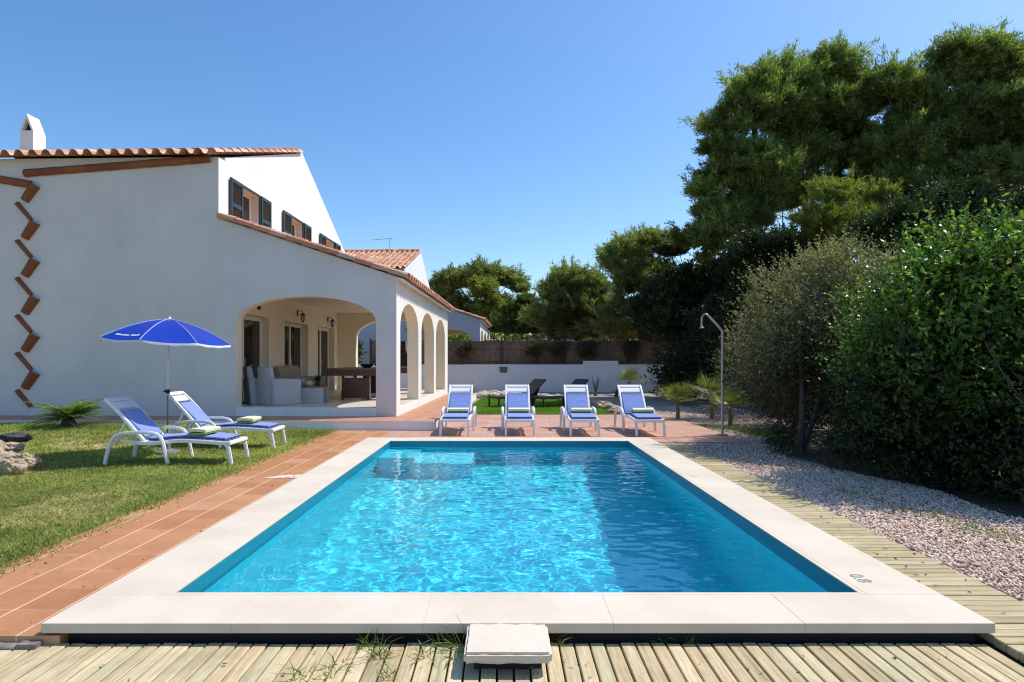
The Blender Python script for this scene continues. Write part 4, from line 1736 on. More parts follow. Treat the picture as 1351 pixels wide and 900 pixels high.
for k_ in range(NR):
    a = ph0 + 2 * PI * k_ / NR
    m = MB()
    m.tube([TIL @ (can_pt(j / 6, a) + Vector((0, 0, -.012))) for j in range(7)], .006, 5)
    m.tube([TIL @ Vector((0, 0, -.32)), TIL @ (can_pt(.5, a) + Vector((0, 0, -.015)))], .004, 5)
    m.build('rib', STEEL, par)
    m = MB()
    pA = [TIL @ (can_pt(j / 8, a) + Vector((0, 0, .004))) for j in range(9)]
    m.tube(pA, .006, 5)
    m.build('seam', plain('pale_seam_tape', (.35, .42, .75), .6), can)
m = MB()
m.lathe([(.001, .07), (.02, .06), (.028, .03), (.03, .02), (.001, .02)], TIL @ Vector((0, 0, 0)), 10)
m.build('finial', PLASTIC, par)
# the small white line of lettering (illegible in the photo) on the front left panel
wd_ = [MB(), MB()]
m = wd_[0]
a0, a1 = ph0 - 2 * PI / NR * .80, ph0 - 2 * PI / NR * .10
xx = 0.0
word = [.8, .5, .9, .6, .7, .5, .9, .6, .8, .5, .7, -1, .8, .9, .5, .7, .9, .6]
tot = sum(1.3 if q < 0 else q + .28 for q in word)
for q in word:
    if q < 0:
        xx += 1.3
        m = wd_[1]
        continue
    b0 = a0 + (a1 - a0) * xx / tot
    b1 = a0 + (a1 - a0) * (xx + q) / tot
    top = .845 if q > .75 else .855
    pts4 = [can_pt(.885, b0), can_pt(.885, b1), can_pt(top, b1), can_pt(top, b0)]
    m.add([TIL @ (p + Vector((0, 0, .006))) for p in pts4], [(0, 1, 2, 3)])
    xx += q + .28
for m in wd_:
    m.build('printed_word', HEM, can)

# ------------------------------------------------------------------ dark loungers on the turf
def make_dark():
    r = thing('dark_lounger', '-', 'sun lounger', (0, 0, 0), 0, 'dark wicker loungers on the turf')
    m = MB()
    m.box(.0, 1.32, -.32, .32, .26, .33)
    m.build('seat', RATTAN_D, r, .015)
    m = MB()
    m.sweep([(.02, .33), (-.52, .80)], -.31, .31, -.045)
    m.build('backrest', RATTAN_D, r, .012)
    for x, y in ((.04, -.29), (.04, .25), (1.24, -.29), (1.24, .25)):
        m = MB()
        m.box(x, x + .045, y, y + .045, 0, .262)
        m.build('leg', RATTAN_D, r, .006)
    m = MB()
    m.sweep([(-.3, .585), (-.05, .02)], -.26, .26, .03)
    m.build('prop', RATTAN_D, r, .005)
    return r


dl = make_dark()
dl.location, dl.rotation_euler = (.72, 19.1, -.06), (0, 0, -2.55)
dl['label'] = 'dark wicker lounger on the turf behind the second white lounger'
d2 = dup(dl, 'dark wicker lounger on the turf behind the third white lounger, green towel on its seat', (2.05, 19.0, -.06), -2.55)
m = MB()
m.sweep(smooth_path([(0, .335), (.3, .34), (.6, .338)]), -.27, .27, .02)
o = m.build('beach_towel', [plain('mint_towel', (.42, .62, .45), .9), TOWEL_G], None, .006)
o.location, o.rotation_euler = (2.05 + .45 * math.cos(-2.55), 19.0 + .45 * math.sin(-2.55), -.06), (0, 0, -2.55)
tag(o, 'mint green towel spread on the seat of the right dark lounger', 'towel')

# ------------------------------------------------------------------ outdoor shower
sx, sy = 4.16, 11.6
sh = thing('garden_shower', 'slim metal garden shower post with bent arm at the right edge of the patio', 'shower', (sx, sy, ZT))
m = MB()
m.tube([(0, 0, 0), (0, 0, 1.99)], .024, 10)
m.build('post', STEEL, sh)
m = MB()
m.tube([Vector(p) for p in smooth_path([(0, 0, 1.96), (-.03, 0, 2.02), (-.26, 0, 2.27), (-.33, 0, 2.30), (-.385, 0, 2.25), (-.395, 0, 2.06)], 6)], .02, 10)
m.build('arm', STEEL, sh)
m = MB()
m.lathe([(.018, 2.09), (.024, 2.07), (.05, 2.05), (.05, 2.04), (.001, 2.04)], (-.395, 0, 0), 12)
m.build('shower_head', STEEL, sh)
m = MB()
m.tube([(0, -.03, 1.02), (0, -.08, 1.02)], .025, 8)
m.build('tap', DARKMETAL, sh)
m = MB()
m.box(-.09, .09, -.09, .09, 0, .012)
m.build('foot_plate', STEEL, sh, .004)

# ------------------------------------------------------------------ porch furniture
FZ = .315


def make_armchair():
    r = thing('wicker_armchair', '-', 'armchair', (0, 0, 0), 0, 'grey wicker armchairs in the porch')
    # faces +x
    m = MB()
    m.prism([[(-.36, 0), (-.44, .90), (-.33, .90), (-.22, .36), (.33, .36), (.33, 0)]], lambda a, b_, c: (a, c, b_), -.245, .245)
    m.build('seat', RATTAN_G, r, .02)
    for s in (-1, 1):
        m = MB()
        y0, y1 = (s * .35, s * .248) if s < 0 else (s * .248, s * .35)
        m.prism([[(-.37, .0), (-.42, .62), (.36, .60), (.35, 0)]], lambda a, b_, c: (a, c, b_), y0, y1)
        m.build('armrest', RATTAN_G, r, .02)
    m = MB()
    m.box(-.22, .34, -.235, .235, .362, .46)
    m.build('seat_cushion', TAUPE, r, .03, 3)
    return r


ac = make_armchair()
ac.location, ac.rotation_euler = (-5.36, 14.42, FZ), (0, 0, .95)
ac['label'] = 'grey wicker armchair with its back to the pool, nearer the coffee table'
dup(ac, 'grey wicker armchair half hidden behind the left jamb of the porch arch', (-5.86, 14.75, FZ), .6)

sf = thing('wicker_sofa', 'taupe sofa against the porch wall beneath the middle glass door', 'sofa', (-5.72, 17.15, FZ), -TH)
m = MB()
m.box(-.4, .38, -.8, .8, .02, .34)
m.build('seat', RATTAN_G, sf, .02)
m = MB()
m.prism([[(-.46, .3), (-.5, .88), (-.40, .89), (-.26, .32)]], lambda a, b_, c: (a, c, b_), -.8, .8)
m.build('backrest', TAUPE, sf, .025)
for s in (-1, 1):
    m = MB()
    m.box(-.44, .38, s * .8 - .08 * (s < 0), s * .8 + .08 * (s > 0), .0, .58)
    m.build('armrest', RATTAN_G, sf, .02)
m = MB()
m.box(-.26, .37, -.78, -.01, .342, .46)
m.box(-.26, .37, .01, .78, .342, .46)
m.build('seat_cushion', TAUPE, sf, .03, 3)

ct = thing('coffee_table', 'low grey wicker coffee table with brown top in front of the armchairs', 'table', (-4.83, 15.1, FZ), .12)
m = MB()
m.box(-.36, .36, -.34, -.30, 0, .38)
m.box(-.36, .36, .30, .34, 0, .38)
m.box(-.36, -.33, -.3, .3, 0, .38)
m.build('frame', RATTAN_G, ct, .008)
m = MB()
m.box(-.33, .35, -.299, .299, .13, .155)
m.build('shelf', RATTAN_G, ct, .005)
m = MB()
m.box(-.37, .37, -.35, .35, .382, .415)
m.build('tabletop', WOODTOP, ct, .008)
zt_ = FZ + .416
j = MB()
j.lathe([(.001, 0), (.06, 0), (.075, .05), (.07, .14), (.05, .17), (.058, .2), (.05, .2), (.042, .17), (.001, .16)], n=16)
o = j.build('jug', plain('blue_grey_ceramic', (.25, .30, .40), .3))
o.location = (-5.02, 14.98, zt_)
tag(o, 'blue grey jug on the coffee table', 'jug')
bo = thing('fruit_bowl', 'small pale bowl with yellow lemons on the coffee table', 'bowl', (-4.84, 14.98, zt_))
j = MB()
j.lathe([(.001, .005), (.05, .0), (.1, .05), (.12, .08), (.11, .08), (.09, .05), (.001, .02)], n=18)
j.build('dish', PLASTIC, bo)
for q in ((-.04, 0), (.04, .02), (0, -.04)):
    j = MB()
    j.lathe([(.001, -.045), (.02, -.038), (.034, 0), (.02, .038), (.001, .045)], (q[0], q[1], .09), 10)
    j.build('lemon', plain('lemon_skin', (.75, .60, .08), .45), bo)
pp = thing('potted_plant', 'small green plant in a dark pot on the coffee table', 'plant', (-4.64, 15.05, zt_))
j = MB()
j.lathe([(.001, 0), (.05, 0), (.07, .1), (.06, .1), (.001, .09)], n=14)
j.build('pot', DARKMETAL, pp)
n = 240
np_mesh('foliage', cards(rdir(n) * RNG.uniform(.02, .08, (n, 1)) + np.array([0, 0, .16]), nrm(rdir(n) + np.array([0, 0, .5])), RNG.uniform(.04, .08, n), .02), 4, LAUREL, pp)

gt = thing('games_table', 'dark brown wooden games table on two panel legs in the porch', 'table', (-3.92, 17.1, FZ), -TH)
m = MB()
m.box(-.72, .72, -1.2, 1.2, .64, .80)
m.build('apron', WOODDK, gt, .01)
m = MB()
m.box(-.75, .75, -1.23, 1.23, .802, .84)
m.build('tabletop', WOODTOP, gt, .01)
for y in (-1.1, 1.02):
    m = MB()
    m.prism([[(-.38, .05), (-.33, .58), (.33, .58), (.38, .05)]], lambda a, b_, c: (a, c, b_), y, y + .08)
    m.box(-.36, -.30, y + .01, y + .07, .0, .64)
    m.box(.30, .36, y + .01, y + .07, .0, .64)
    m.box(-.05, .05, y + .01, y + .07, .581, .64)
    m.build('panel_leg', WOODDK, gt, .006)
    m = MB()
    m.box(.385, .40, y, y + .08, .02, .62)
    m.build('edge_strip', STEEL, gt)
for a, b_, lab, s in ((-3.75, 16.5, 'shallow black bowl on the games table, the left one', 1), (-3.42, 16.6, 'shallow black bowl on the games table, next to the pillar', .8)):
    j = MB()
    j.lathe([(.001, 0), (.08 * s, 0), (.16 * s, .05), (.19 * s, .1), (.17 * s, .1), (.14 * s, .05), (.001, .02)], n=18)
    o = j.build('black_bowl', BLACK)
    o.location = (a, b_, FZ + .842)
    tag(o, lab, 'bowl', 'black bowls on the games table')

bq = thing('barbecue', 'dark barbecue with tapering hood, its sunlit edge added as a pale strip, at the far end of the porch', 'barbecue', (-3.5, 21.0, FZ), .1)
m = MB()
prof = [(.07, 1.70), (.075, 1.42), (.12, 1.28), (.27, .92), (.29, .82)]
m.prism([[(-a, b_) for a, b_ in prof] + [(a, b_) for a, b_ in reversed(prof)]], lambda a, b_, c: (a, c, b_), -.2, .2)
m.build('hood', BLACK, bq, .012)
m = MB()
for i in range(len(prof) - 1):
    (a0, b0), (a1, b1) = prof[i], prof[i + 1]
    m.add([(a0 + .004, -.205, b0), (a0 + .004, .2, b0), (a1 + .004, .2, b1), (a1 + .004, -.205, b1), (a0 + .03, -.205, b0), (a0 + .03, .2, b0), (a1 + .03, .2, b1), (a1 + .03, -.205, b1)],
          [(0, 1, 2, 3), (4, 7, 6, 5), (0, 3, 7, 4), (1, 5, 6, 2), (0, 4, 5, 1), (3, 2, 6, 7)])
m.build('hood_lit_edge', PLASTIC, bq)  # white strip stands in for sunlight along the hood's right edge
m = MB()
m.box(-.30, .30, -.24, .24, .60, .80)
m.build('fire_box', WOODDK, bq, .01)
for x in (-.26, .12):
    m = MB()
    m.box(x, x + .14, -.18, .18, 0, .6)
    m.build('leg', WOODDK, bq, .01)


# ------------------------------------------------------------------ plants
def lobe(px, py, rx, ry, d):
    x, y, z = dp(px, py, d)
    return (x, y, z, rx * d / F, ry * d / F)


def branchwork(mb, base, top, tips, r0, seed):
    rnd = random.Random(seed)
    base, top = Vector(base), Vector(top)
    P = []
    for i in range(9):
        t_ = i / 8
        p = base.lerp(top, t_)
        s = math.sin(t_ * PI)
        P.append(p + Vector((noise.noise(Vector((seed, t_ * 2, 0))) * .5 * s, noise.noise(Vector((seed, t_ * 2, 9))) * .5 * s, 0)))
    mb.tube(P, [r0 * (1 - .8 * i / 8) for i in range(9)], 8)
    for tp_ in tips:
        tp_ = Vector(tp_)
        hz = max(.35, min(.95, (tp_.z - base.z) / max(.1, top.z - base.z) * .95 - rnd.uniform(.04, .2)))
        a = P[int(hz * 8)]
        mid = a.lerp(tp_, .5) + Vector((rnd.uniform(-.2, .2), rnd.uniform(-.2, .2), rnd.uniform(-.25, .1)))
        rb = r0 * .3
        mb.tube([a, mid, tp_], [rb, rb * .6, rb * .18], 5, cap=False)


def puff_tree(name, label, cat, lobes, base, mat, group, puff, per, L, W, seed, trunk_r=.16, barkm=None, inner=.3, flat=.95, shoots=.15, dense=1.0):
    """tree whose crown is many small leaf puffs on the shells of several lobes, with limbs to the puffs"""
    t = thing(name, label, cat, base, 0, group)
    B = np.array(base)
    cs, rs = [], []
    for (x, y, z, rx, rz) in lobes:
        area = 4 * PI * ((rx * rz + rx * rx) / 2)
        n = max(4, int(area * .5 / (puff * puff * dense)))
        rx, rz = max(.4 * rx, rx - puff * .5), max(.4 * rz, rz - puff * .65)
        d = rdir(n)
        d[:, 2] = np.where(d[:, 2] < -.75, -d[:, 2], d[:, 2])
        rr = np.where(RNG.random((n, 1)) < inner, RNG.uniform(.25, .8, (n, 1)), RNG.uniform(.82, 1.08, (n, 1)))
        cs.append(np.array([x, y, z]) + d * rr * np.array([rx, rx * .85, rz]))
        rs.append(np.clip(RNG.normal(puff, puff * .4, n), puff * .4, puff * 1.7))
    cs, rs = np.concatenate(cs), np.concatenate(rs)
    V = []
    for c, r in zip(cs, rs):
        n = int(per * (r / puff) ** 2)
        d = rdir(n)
        # each puff is a handful of short sprays with gaps between them
        k_ = max(6, int(17 * (r / puff) ** 1.5))
        sp = rdir(k_)
        sp[:, 2] = np.abs(sp[:, 2]) * .75 + sp[:, 2] * .25 + .15
        sp = nrm(sp) * RNG.uniform(.6, 1.1, (k_, 1)) * np.where(RNG.random((k_, 1)) < .22, 1.5, 1.0)
        idx = RNG.integers(0, k_, n)
        cen = sp[idx] * RNG.uniform(.15, 1.0, (n, 1)) ** .7 * r * np.array([1, 1, flat])
        pos = c + cen + RNG.normal(0, .085 * r, (n, 3))
        dr = nrm(sp[idx] * .75 + d * .9 + np.array([0, 0, shoots]))
        V.append(cards(pos, dr, RNG.uniform(.6, 1.3, n) * L, RNG.uniform(.7, 1.3, n) * W, False))
    V = np.concatenate(V) - B
    np_mesh('crown', V, 3, mat, t)
    m = MB()
    top = cs[np.argsort(cs[:, 2])[-max(2, len(cs) // 6):]].mean(0) - B
    tips = [tuple(c - B) for c in cs[::max(1, len(cs) // 16)]]
    branchwork(m, (0, 0, -.2), tuple(top - np.array([0, 0, .6])), tips, trunk_r, seed)
    m.build('trunk', barkm or BARK, t, smooth=60)
    return t


G1 = 'tall pines at the right'
puff_tree('pine_tree', 'tall pine, leftmost of the big group, its crown stepping down to the sky', 'tree',
          [lobe(*a, 22) for a in ((978, 165, 38, 40), (950, 215, 30, 38), (932, 288, 24, 30), (1003, 140, 36, 42), (985, 240, 56, 46), (940, 325, 42, 36), (926, 256, 12, 14), (988, 298, 44, 32))],
          (9.3, 22.2, -.1), PINE, G1, .56, 1350, .15, .036, 1, .2)
puff_tree('pine_tree', 'tall pine with the rounded top just right of the leftmost pine, thin trunks showing', 'tree',
          [lobe(*a, 23) for a in ((1038, 122, 38, 38), (1095, 108, 40, 34), (1072, 165, 64, 46), (1128, 145, 46, 44), (1050, 212, 44, 26), (1140, 205, 46, 40), (1112, 252, 40, 26), (1045, 262, 34, 24))],
          (10.9, 23.4, -.1), PINE, G1, .56, 1350, .15, .036, 2, .2)
puff_tree('pine_tree', 'tall pine with a lower top between the two highest pines at the right', 'tree',
          [lobe(*a, 22) for a in ((1178, 122, 34, 32), (1212, 150, 44, 44), (1240, 100, 24, 34), (1190, 205, 52, 42), (1245, 195, 46, 46), (1180, 270, 60, 40))],
          (14.0, 22.4, -.1), PINE, G1, .56, 1350, .15, .036, 3, .2)
puff_tree('pine_tree', 'tallest pine at the right edge of the picture', 'tree',
          [lobe(*a, 21.5) for a in ((1295, 98, 42, 36), (1345, 108, 38, 36), (1300, 165, 56, 46), (1350, 190, 46, 46), (1285, 245, 60, 46), (1360, 275, 56, 46), (1400, 150, 40, 50), (1262, 82, 20, 20))],
          (17.0, 22, -.1), PINE, G1, .56, 1350, .15, .036, 4, .2)
puff_tree('pine_tree', 'smaller yellow green pine in front of the trunks of the tall pines', 'tree',
          [lobe(*a, 18.5) for a in ((1098, 262, 26, 24), (1072, 292, 36, 22), (1128, 296, 34, 22), (1165, 262, 20, 18), (1100, 320, 50, 22))],
          (10.2, 18.6, -.1), PINE_L, G1, .40, 1000, .12, .028, 5, .12)
G2 = 'trees in the dark middle ground'
puff_tree('evergreen_tree', 'dark evergreen in the gap under the leftmost tall pine', 'tree',
          [lobe(*a, 24) for a in ((890, 335, 24, 22), (905, 385, 42, 40), (870, 420, 36, 36), (950, 385, 40, 40), (900, 440, 40, 34))],
          (7.0, 24.2, -.1), OAK, G2, .55, 900, .14, .06, 6, .14)
puff_tree('evergreen_tree', 'dark evergreen mass behind the grey green shrub', 'tree',
          [lobe(*a, 19.5) for a in ((1000, 360, 52, 46), (1055, 345, 44, 40), (985, 430, 50, 46), (1060, 420, 60, 50))],
          (8.5, 19.7, -.1), OAK, G2, .5, 900, .13, .055, 7, .14)
puff_tree('evergreen_tree', 'dark evergreen mass behind the glossy green shrub at the right', 'tree',
          [lobe(*a, 17) for a in ((1190, 320, 60, 40), (1270, 300, 60, 44), (1345, 310, 56, 50), (1230, 390, 70, 50), (1340, 400, 60, 60))],
          (12.5, 17.4, -.1), OAK, G2, .5, 900, .13, .055, 8, .14)
G3 = 'trees beyond the screen fence'
puff_tree('pine_tree', 'medium pine with a sunlit rounded top left of the tall pines', 'tree',
          [lobe(*a, 28.6) for a in ((828, 338, 30, 24), (866, 325, 28, 20), (806, 352, 16, 16), (848, 380, 44, 36), (880, 430, 40, 40), (828, 430, 36, 30))],
          (6.5, 29, -.1), PINE_F, G3, .55, 1100, .15, .042, 9, .18)
puff_tree('pine_tree', 'low rounded pine in the middle of the tree line above the fence', 'tree',
          [lobe(*a, 37.5) for a in ((758, 374, 28, 14), (734, 394, 20, 18), (784, 384, 22, 20), (764, 412, 44, 24), (725, 425, 30, 22), (800, 420, 30, 26))],
          (4.6, 38, -.1), PINE_F, G3, .62, 800, .2, .06, 10, .2, dense=.8)
puff_tree('pine_tree', 'spreading pine with a drooping right arm right of the neighbouring house', 'tree',
          [lobe(*a, 46) for a in ((600, 376, 26, 18), (640, 368, 30, 13), (670, 374, 18, 12), (686, 386, 8, 7), (588, 408, 26, 26), (618, 418, 26, 22), (560, 400, 20, 20), (655, 420, 30, 26), (610, 432, 30, 20))],
          (-2.2, 46.5, -.1), PINE_F, G3, .72, 800, .24, .07, 11, .24, dense=.8)
puff_tree('bright_tree', 'bright yellow green dense tree in front of the spreading pine', 'tree',
          [lobe(*a, 44) for a in ((640, 384, 18, 18), (652, 405, 14, 16), (656, 428, 16, 16), (636, 420, 16, 20))],
          (-1.2, 44.2, -.1), PINE_L, G3, .55, 700, .2, .07, 12, .16)
puff_tree('leafy_bush', 'loose light green bush left of the low rounded pine', 'bush',
          [lobe(*a, 39.5) for a in ((676, 422, 14, 22), (696, 412, 10, 24), (712, 428, 14, 16), (690, 438, 26, 8), (660, 436, 14, 10))],
          (1.2, 40, -.1), FIG, G3, .45, 380, .22, .08, 13, .1, BARKS, .3, .8, .8)
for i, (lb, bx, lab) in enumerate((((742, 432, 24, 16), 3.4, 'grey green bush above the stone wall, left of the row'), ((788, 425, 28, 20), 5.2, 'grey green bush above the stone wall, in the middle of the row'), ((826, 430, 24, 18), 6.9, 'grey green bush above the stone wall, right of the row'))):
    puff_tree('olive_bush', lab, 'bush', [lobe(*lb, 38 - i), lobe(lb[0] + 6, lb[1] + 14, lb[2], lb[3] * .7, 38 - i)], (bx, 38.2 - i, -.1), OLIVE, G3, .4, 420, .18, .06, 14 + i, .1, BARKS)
# twiggy shrubs growing through the screen fence
for i, (px, lab) in enumerate(((703, 'thin dry shrub against the screen fence, above the second white lounger'), (775, 'thin dry shrub against the screen fence, above the raised part of the garden wall'), (735, 'thin dry shrub growing against the screen fence between the two dark loungers'), (832, 'thin dry shrub growing against the screen fence near the dark trees'), (612, 'thin dry shrub growing against the screen fence beside the porch'))):
    puff_tree('fence_shrub', lab, 'shrub', [lobe(px, 466, 12, 12, 28.05), lobe(px + 8, 458, 7, 7, 28.05)], (dp(px, 480, 28.05)[0], 28.06, .9), DRYB, 'dry shrubs on the fence', .22, 150, .12, .02, 20 + i, .02, BARKS)


def leafy_shrub(name, label, lobes, base, mat, nsh, nl, L, W, shl, stems, seed, inner=4000, group=None):
    """shrub of leafy shoots: every leaf sits on a shoot that leaves the shell of a lobe"""
    t = thing(name, label, 'shrub', base, 0, group)
    B = np.array(base)
    V = []
    areas = np.array([rx * rx + rx * rz for *_, rx, rz in lobes])
    for (x, y, z, rx, rz), ar in zip(lobes, areas / areas.sum()):
        n = int(nsh * ar)
        d = rdir(n)
        lump = np.array([1 + .38 * noise.noise(Vector(q) * 2.0 + Vector((x, y, z))) + .16 * noise.noise(Vector(q) * 5 + Vector((x, y, z))) for q in d])[:, None]
        rr = RNG.uniform(.62, 1.0, (n, 1)) ** .6 * lump
        p = np.array([x, y, z]) + d * rr * np.array([rx, rx, rz])
        keep = p[:, 2] > -.05
        p, d = p[keep], d[keep]
        n = len(p)
        ax = nrm(d + RNG.normal(0, .45, (n, 3)) + np.array([0, 0, .45]))
        ln = RNG.uniform(.5, 1.3, (n, 1)) * shl * np.where(RNG.random((n, 1)) < .06, 2.3, 1.0)
        for k_ in range(nl):
            s = (k_ + RNG.random((n, 1))) / nl
            q = p + ax * ln * s + np.array([0, 0, -.1]) * (s * ln) ** 2
            dr = nrm(ax * .55 + rdir(n) * .95 + np.array([0, 0, .1]))
            V.append(cards(q, dr, RNG.uniform(.65, 1.25, n) * L * (1.1 - .35 * s[:, 0]), RNG.uniform(.75, 1.2, n) * W))
        m_ = int(inner * ar)
        q = np.array([x, y, z]) + rdir(m_) * RNG.uniform(.3, .85, (m_, 1)) * np.array([rx, rx, rz])
        q = q[q[:, 2] > -.05]
        V.append(cards(q, rdir(len(q)), L * 1.5, W * 1.7))
    np_mesh('foliage', np.concatenate(V) - B, 4, mat, t)
    m = MB()
    rnd = random.Random(seed)
    for bx, by, tx, ty, tz, r in stems:
        p0 = Vector((bx, by, -.15)) - Vector(base) + Vector((0, 0, 0))
        p1 = Vector((tx, ty, tz)) - Vector(base)
        mid = p0.lerp(p1, .5) + Vector((rnd.uniform(-.1, .1), rnd.uniform(-.1, .1), 0))
        m.tube([p0, p0.lerp(mid, .5) + Vector((.02, 0, 0)), mid, p1], [r * 1.2, r, r * .8, r * .3], 7)
        for q in range(5):
            a = mid.lerp(p1, rnd.random())
            e_ = a + Vector((rnd.uniform(-.7, .7), rnd.uniform(-.7, .7), rnd.uniform(.1, .7)))
            m.tube([a, a.lerp(e_, .5) + Vector((0, 0, -.05)), e_], [r * .4, r * .28, r * .1], 5)
    m.build('stems', BARKS, t, smooth=60)
    return t


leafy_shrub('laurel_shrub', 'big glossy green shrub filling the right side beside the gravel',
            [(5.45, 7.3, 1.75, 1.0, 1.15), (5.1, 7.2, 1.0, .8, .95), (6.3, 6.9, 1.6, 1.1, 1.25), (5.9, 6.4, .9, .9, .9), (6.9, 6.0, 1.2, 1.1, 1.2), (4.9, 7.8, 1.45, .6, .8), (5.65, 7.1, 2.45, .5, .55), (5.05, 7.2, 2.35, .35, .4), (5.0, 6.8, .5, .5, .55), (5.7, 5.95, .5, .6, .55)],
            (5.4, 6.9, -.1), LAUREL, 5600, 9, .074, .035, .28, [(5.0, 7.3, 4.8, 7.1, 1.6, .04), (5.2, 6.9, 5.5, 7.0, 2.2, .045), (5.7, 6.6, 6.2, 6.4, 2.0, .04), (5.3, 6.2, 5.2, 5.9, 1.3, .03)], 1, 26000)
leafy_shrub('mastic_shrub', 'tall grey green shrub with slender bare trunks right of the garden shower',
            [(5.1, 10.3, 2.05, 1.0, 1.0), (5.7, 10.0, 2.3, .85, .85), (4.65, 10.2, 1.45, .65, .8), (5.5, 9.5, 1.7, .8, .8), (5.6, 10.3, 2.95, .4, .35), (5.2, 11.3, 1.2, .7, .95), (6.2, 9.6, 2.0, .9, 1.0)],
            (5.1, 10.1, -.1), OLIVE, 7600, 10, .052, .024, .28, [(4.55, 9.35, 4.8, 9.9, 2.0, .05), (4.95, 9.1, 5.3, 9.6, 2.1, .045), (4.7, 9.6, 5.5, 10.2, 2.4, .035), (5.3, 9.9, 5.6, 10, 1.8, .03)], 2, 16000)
leafy_shrub('low_bush', 'near black bush added as overhang shade at the foot of the glossy shrub',
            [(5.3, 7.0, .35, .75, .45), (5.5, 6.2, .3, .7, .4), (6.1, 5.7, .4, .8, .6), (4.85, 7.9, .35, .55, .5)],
            (5.4, 6.8, -.1), OAK, 1500, 9, .055, .026, .22, [(5.4, 6.8, 5.5, 6.8, .7, .03)], 13, 4000, 'bushes in the shade at the right')  # near black leaves stand in for the shade under the overhanging shrub
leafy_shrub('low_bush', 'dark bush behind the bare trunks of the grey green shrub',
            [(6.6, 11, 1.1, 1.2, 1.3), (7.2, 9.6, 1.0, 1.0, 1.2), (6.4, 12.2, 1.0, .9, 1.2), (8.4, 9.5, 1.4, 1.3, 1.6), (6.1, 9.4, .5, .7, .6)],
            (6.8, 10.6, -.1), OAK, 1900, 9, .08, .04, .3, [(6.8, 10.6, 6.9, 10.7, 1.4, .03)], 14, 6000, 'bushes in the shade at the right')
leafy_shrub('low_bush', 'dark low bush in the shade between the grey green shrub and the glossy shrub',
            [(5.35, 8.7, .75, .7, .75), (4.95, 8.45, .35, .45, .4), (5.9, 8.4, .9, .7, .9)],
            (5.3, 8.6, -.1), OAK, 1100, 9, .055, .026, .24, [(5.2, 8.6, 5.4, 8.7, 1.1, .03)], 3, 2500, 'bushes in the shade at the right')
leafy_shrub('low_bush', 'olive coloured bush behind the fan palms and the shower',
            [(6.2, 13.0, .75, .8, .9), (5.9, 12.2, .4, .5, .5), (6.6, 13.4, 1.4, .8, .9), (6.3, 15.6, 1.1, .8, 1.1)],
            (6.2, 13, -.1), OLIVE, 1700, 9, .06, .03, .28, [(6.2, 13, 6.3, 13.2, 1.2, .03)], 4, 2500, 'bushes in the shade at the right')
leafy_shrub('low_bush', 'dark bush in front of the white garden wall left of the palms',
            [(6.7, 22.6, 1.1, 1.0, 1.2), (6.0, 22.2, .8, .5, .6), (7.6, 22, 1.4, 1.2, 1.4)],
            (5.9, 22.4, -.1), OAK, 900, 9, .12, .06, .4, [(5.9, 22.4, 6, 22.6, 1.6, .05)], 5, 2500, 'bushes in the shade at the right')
leafy_shrub('low_bush', 'small round twig clump on the gravel at the foot of the grey green shrub',
            [(4.25, 9.35, .08, .16, .2)], (4.25, 9.35, -.1), OAK, 160, 8, .05, .015, .12, [(4.25, 9.35, 4.28, 9.36, .2, .01)], 6, 100, 'bushes in the shade at the right')


def ribbon(P, wd, up):
    """tapering leaf blade along points P as quads"""
    out = []
    P = [np.array(p) for p in P]
    n = len(P)
    for i in range(n - 1):
        def side(k_):
            t_ = P[min(k_ + 1, n - 1)] - P[max(k_ - 1, 0)]
            s = np.cross(t_, up)
            s = s / (np.linalg.norm(s) + 1e-9)
            f = k_ / (n - 1)
            return s * wd * (.4 + 1.2 * f if f < .4 else .88 * (1 - f) / .6)
        a, b2 = side(i), side(i + 1)
        out += [P[i] - a, P[i] + a, P[i + 1] + b2, P[i + 1] - b2]
    return out


def fan_palm(label, loc, h, nleaf, R_, seed):
    rnd = random.Random(seed)
    t = thing('fan_palm', label, 'palm', loc, 0, 'small fan palms by the shower')
    V = []
    m2 = MB()
    for i in range(nleaf):
        az = i * 2.4 + rnd.uniform(-.3, .3)
        el = rnd.uniform(.15, 1.35)
        d = np.array([math.cos(az) * math.cos(el), math.sin(az) * math.cos(el), math.sin(el)])
        pet = R_ * rnd.uniform(.35, .7)
        c0 = np.array([0, 0, h])
        c1 = c0 + d * pet + np.array([0, 0, -.05 * pet])
        m2.tube([tuple(c0), tuple((c0 + c1) / 2 + np.array([0, 0, .03])), tuple(c1)], [.008, .007, .005], 5)
        s = np.cross(d, [0, 0, 1.0])
        s = s / np.linalg.norm(s)
        upv = np.cross(s, d)
        for q in range(-9, 10):
            an = q * .17
            dd = d * math.cos(an) + s * math.sin(an)
            ln = R_ * rnd.uniform(.6, .78) * (1 - .25 * abs(q) / 9)
            tip = c1 + dd * ln + upv * (-.03 * ln) + np.array([0, 0, -.06 * ln])
            V += ribbon([c1, c1 + dd * ln * .5, tip], .014, upv)
    np_mesh('crown', np.array(V), 4, PALM, t)
    m2.tube([(0, 0, -.05), (.01, 0, h * .5), (0, 0, h + .02)], [.05, .045, .04], 9)
    m2.build('trunk', plain('fibrous_palm_trunk', (.20, .13, .06), .95, .4, 30, .8, 50), t)
    return t


fan_palm('small fan palm with a bare stem, left of the two beside the gravel', gp(894, 553, -.09), .34, 16, .62, 1)
fan_palm('bushier fan palm just left of the shower post', gp(939, 553, -.09), .5, 20, .72, 2)
fan_palm('yellowish fan palm behind the shower post', gp(963, 561, -.09), .32, 13, .6, 3)
fan_palm('dark little palm in front of the white garden wall', (5.2, 25.3, -.1), .45, 14, .75, 4)


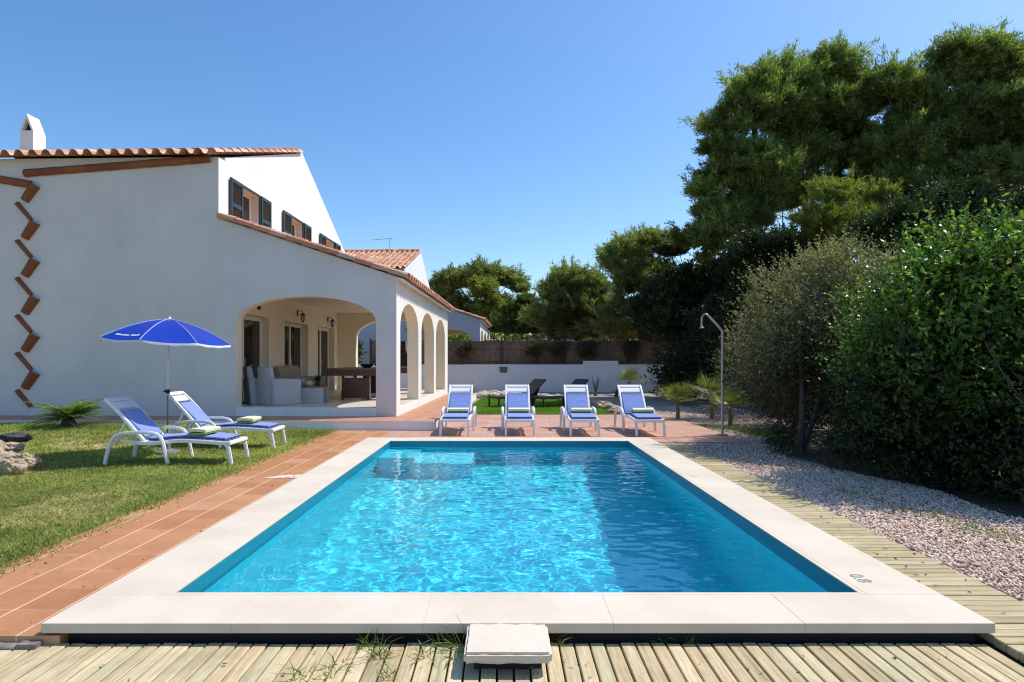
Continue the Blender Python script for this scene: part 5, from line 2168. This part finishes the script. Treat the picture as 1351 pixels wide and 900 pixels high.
def spiky(name, label, cat, loc, n, L, wd, mat, up=1.0, group=None):
    o = thing(name, label, cat, loc, 0, group)
    V = []
    for i in range(n):
        az = i * 2.4 + random.uniform(-.3, .3)
        e_ = random.uniform(.15, .55) / up
        d = nrm(np.array([math.cos(az) * e_, math.sin(az) * e_, 1.0]))
        l_ = L * random.uniform(.6, 1.1)
        P = [np.zeros(3), d * l_ * .5, d * l_ + np.array([d[0], d[1], -.1]) * l_ * .15]
        s = nrm(np.cross(d, [math.cos(az), math.sin(az), .0]))
        V += ribbon(P, wd, np.cross(s, d))
    np_mesh('leaves', np.array(V), 4, mat, o)
    m = MB()
    m.lathe([(.001, -.05), (.07, -.03), (.08, .05), (.001, .14)], n=10)
    m.build('rootstock', BARKS, o)
    return o


spiky('agave', 'tall narrow agave with upright leaves in front of the white garden wall', 'agave', (3.75, 25.0, -.1), 16, .95, .03, AGAVE, 1.6)
spiky('agave', 'low agave rosette close to the turf in front of the white garden wall', 'agave', (4.45, 24.2, -.1), 20, .5, .03, AGAVE, .7)
spiky('garden_tuft', 'low dark plant at the foot of the garden wall beside the arcade', 'plant', (-1.35, 25.5, -.1), 18, .55, .03, CYCAD, .6)
spiky('yucca', 'spiky yucca behind the garden wall seen through the first arch', 'yucca', (-4.55, 29.6, 2.55), 26, .62, .05, OAK, .45)
m = MB()
m.tube([(0, 0, -2.65), (.04, 0, -1), (0, 0, .05)], [.12, .09, .08], 9)
m.build('trunk', BARK, bpy.data.objects['yucca'])
leafy_shrub('garden_bush', 'bright green leafy bush behind the wall seen through the end arch of the porch',
            [(-7.55, 29.6, 1.75, .45, .5), (-7.9, 29.7, 1.3, .5, .7)], (-7.6, 29.6, -.1), FIG, 260, 9, .2, .09, .35, [(-7.6, 29.6, -7.6, 29.6, 1.6, .04)], 9, 300)

# cycad by the facade
cy = thing('cycad', 'arching green cycad at the foot of the villa facade left of the lawn loungers', 'cycad', (-8.45, 11.75, lawn_z(-8.45, 11.75)))
V = []
for i in range(46):
    az = i * 2.4
    el = random.uniform(.15, 1.25)
    L_ = random.uniform(.55, .8)
    d = np.array([math.cos(az), math.sin(az), 0])
    pts_ = []
    for k_ in range(9):
        s = k_ / 8
        pts_.append(np.array([0, 0, .12]) + d * L_ * s * math.cos(el * (1 - .6 * s)) + np.array([0, 0, L_ * s * math.sin(el) - .38 * L_ * s * s]))
    for k_ in range(8):
        V += [pts_[k_] + [0, 0, -.004], pts_[k_] + [0, 0, .004], pts_[k_ + 1] + [0, 0, .004], pts_[k_ + 1] + [0, 0, -.004]]
        tng = pts_[k_ + 1] - pts_[k_]
        tng = tng / np.linalg.norm(tng)
        sdv = np.cross(tng, [0, 0, 1.0])
        sdv = sdv / (np.linalg.norm(sdv) + 1e-9)
        for q in range(3):
            p = pts_[k_] + (pts_[k_ + 1] - pts_[k_]) * (q / 3)
            ll = .15 * math.sin(PI * min(.97, .12 + (k_ + q / 3) / 8 * .85)) + .03
            for sg in (-1, 1):
                tip = p + (sdv * sg * .75 + tng * .55 + np.array([0, 0, .18])) * ll
                V += ribbon([p, (p + tip) / 2 + np.array([0, 0, .008]), tip], .013, np.array([0, 0, 1.0]))
np_mesh('fronds', np.array(V), 4, CYCAD, cy)
m = MB()
m.lathe([(.001, -.1), (.12, -.05), (.13, .08), (.06, .18), (.001, .2)], n=12)
m.build('trunk', BARKS, cy)

# far wood that closes the horizon behind the houses and trees
n = 60000
xs_ = RNG.uniform(-70, 90, n)
hh = np.array([5.2 + 1.6 * noise.noise(Vector((x * .12, 3, 1))) + 1.1 * noise.noise(Vector((x * .5, 7, 2))) for x in xs_])
zz = hh * RNG.random(n) ** .6
ys_ = 72 + RNG.uniform(-2, 2, n) + 3 * np.sin(xs_ * .8)
tag(np_mesh('distant_wood', cards(np.column_stack([xs_, ys_, zz - .2]), nrm(rdir(n) + np.array([0, 0, .2])), RNG.uniform(.5, .9, n), RNG.uniform(.2, .35, n), False), 3, PINE_F), kind='stuff')
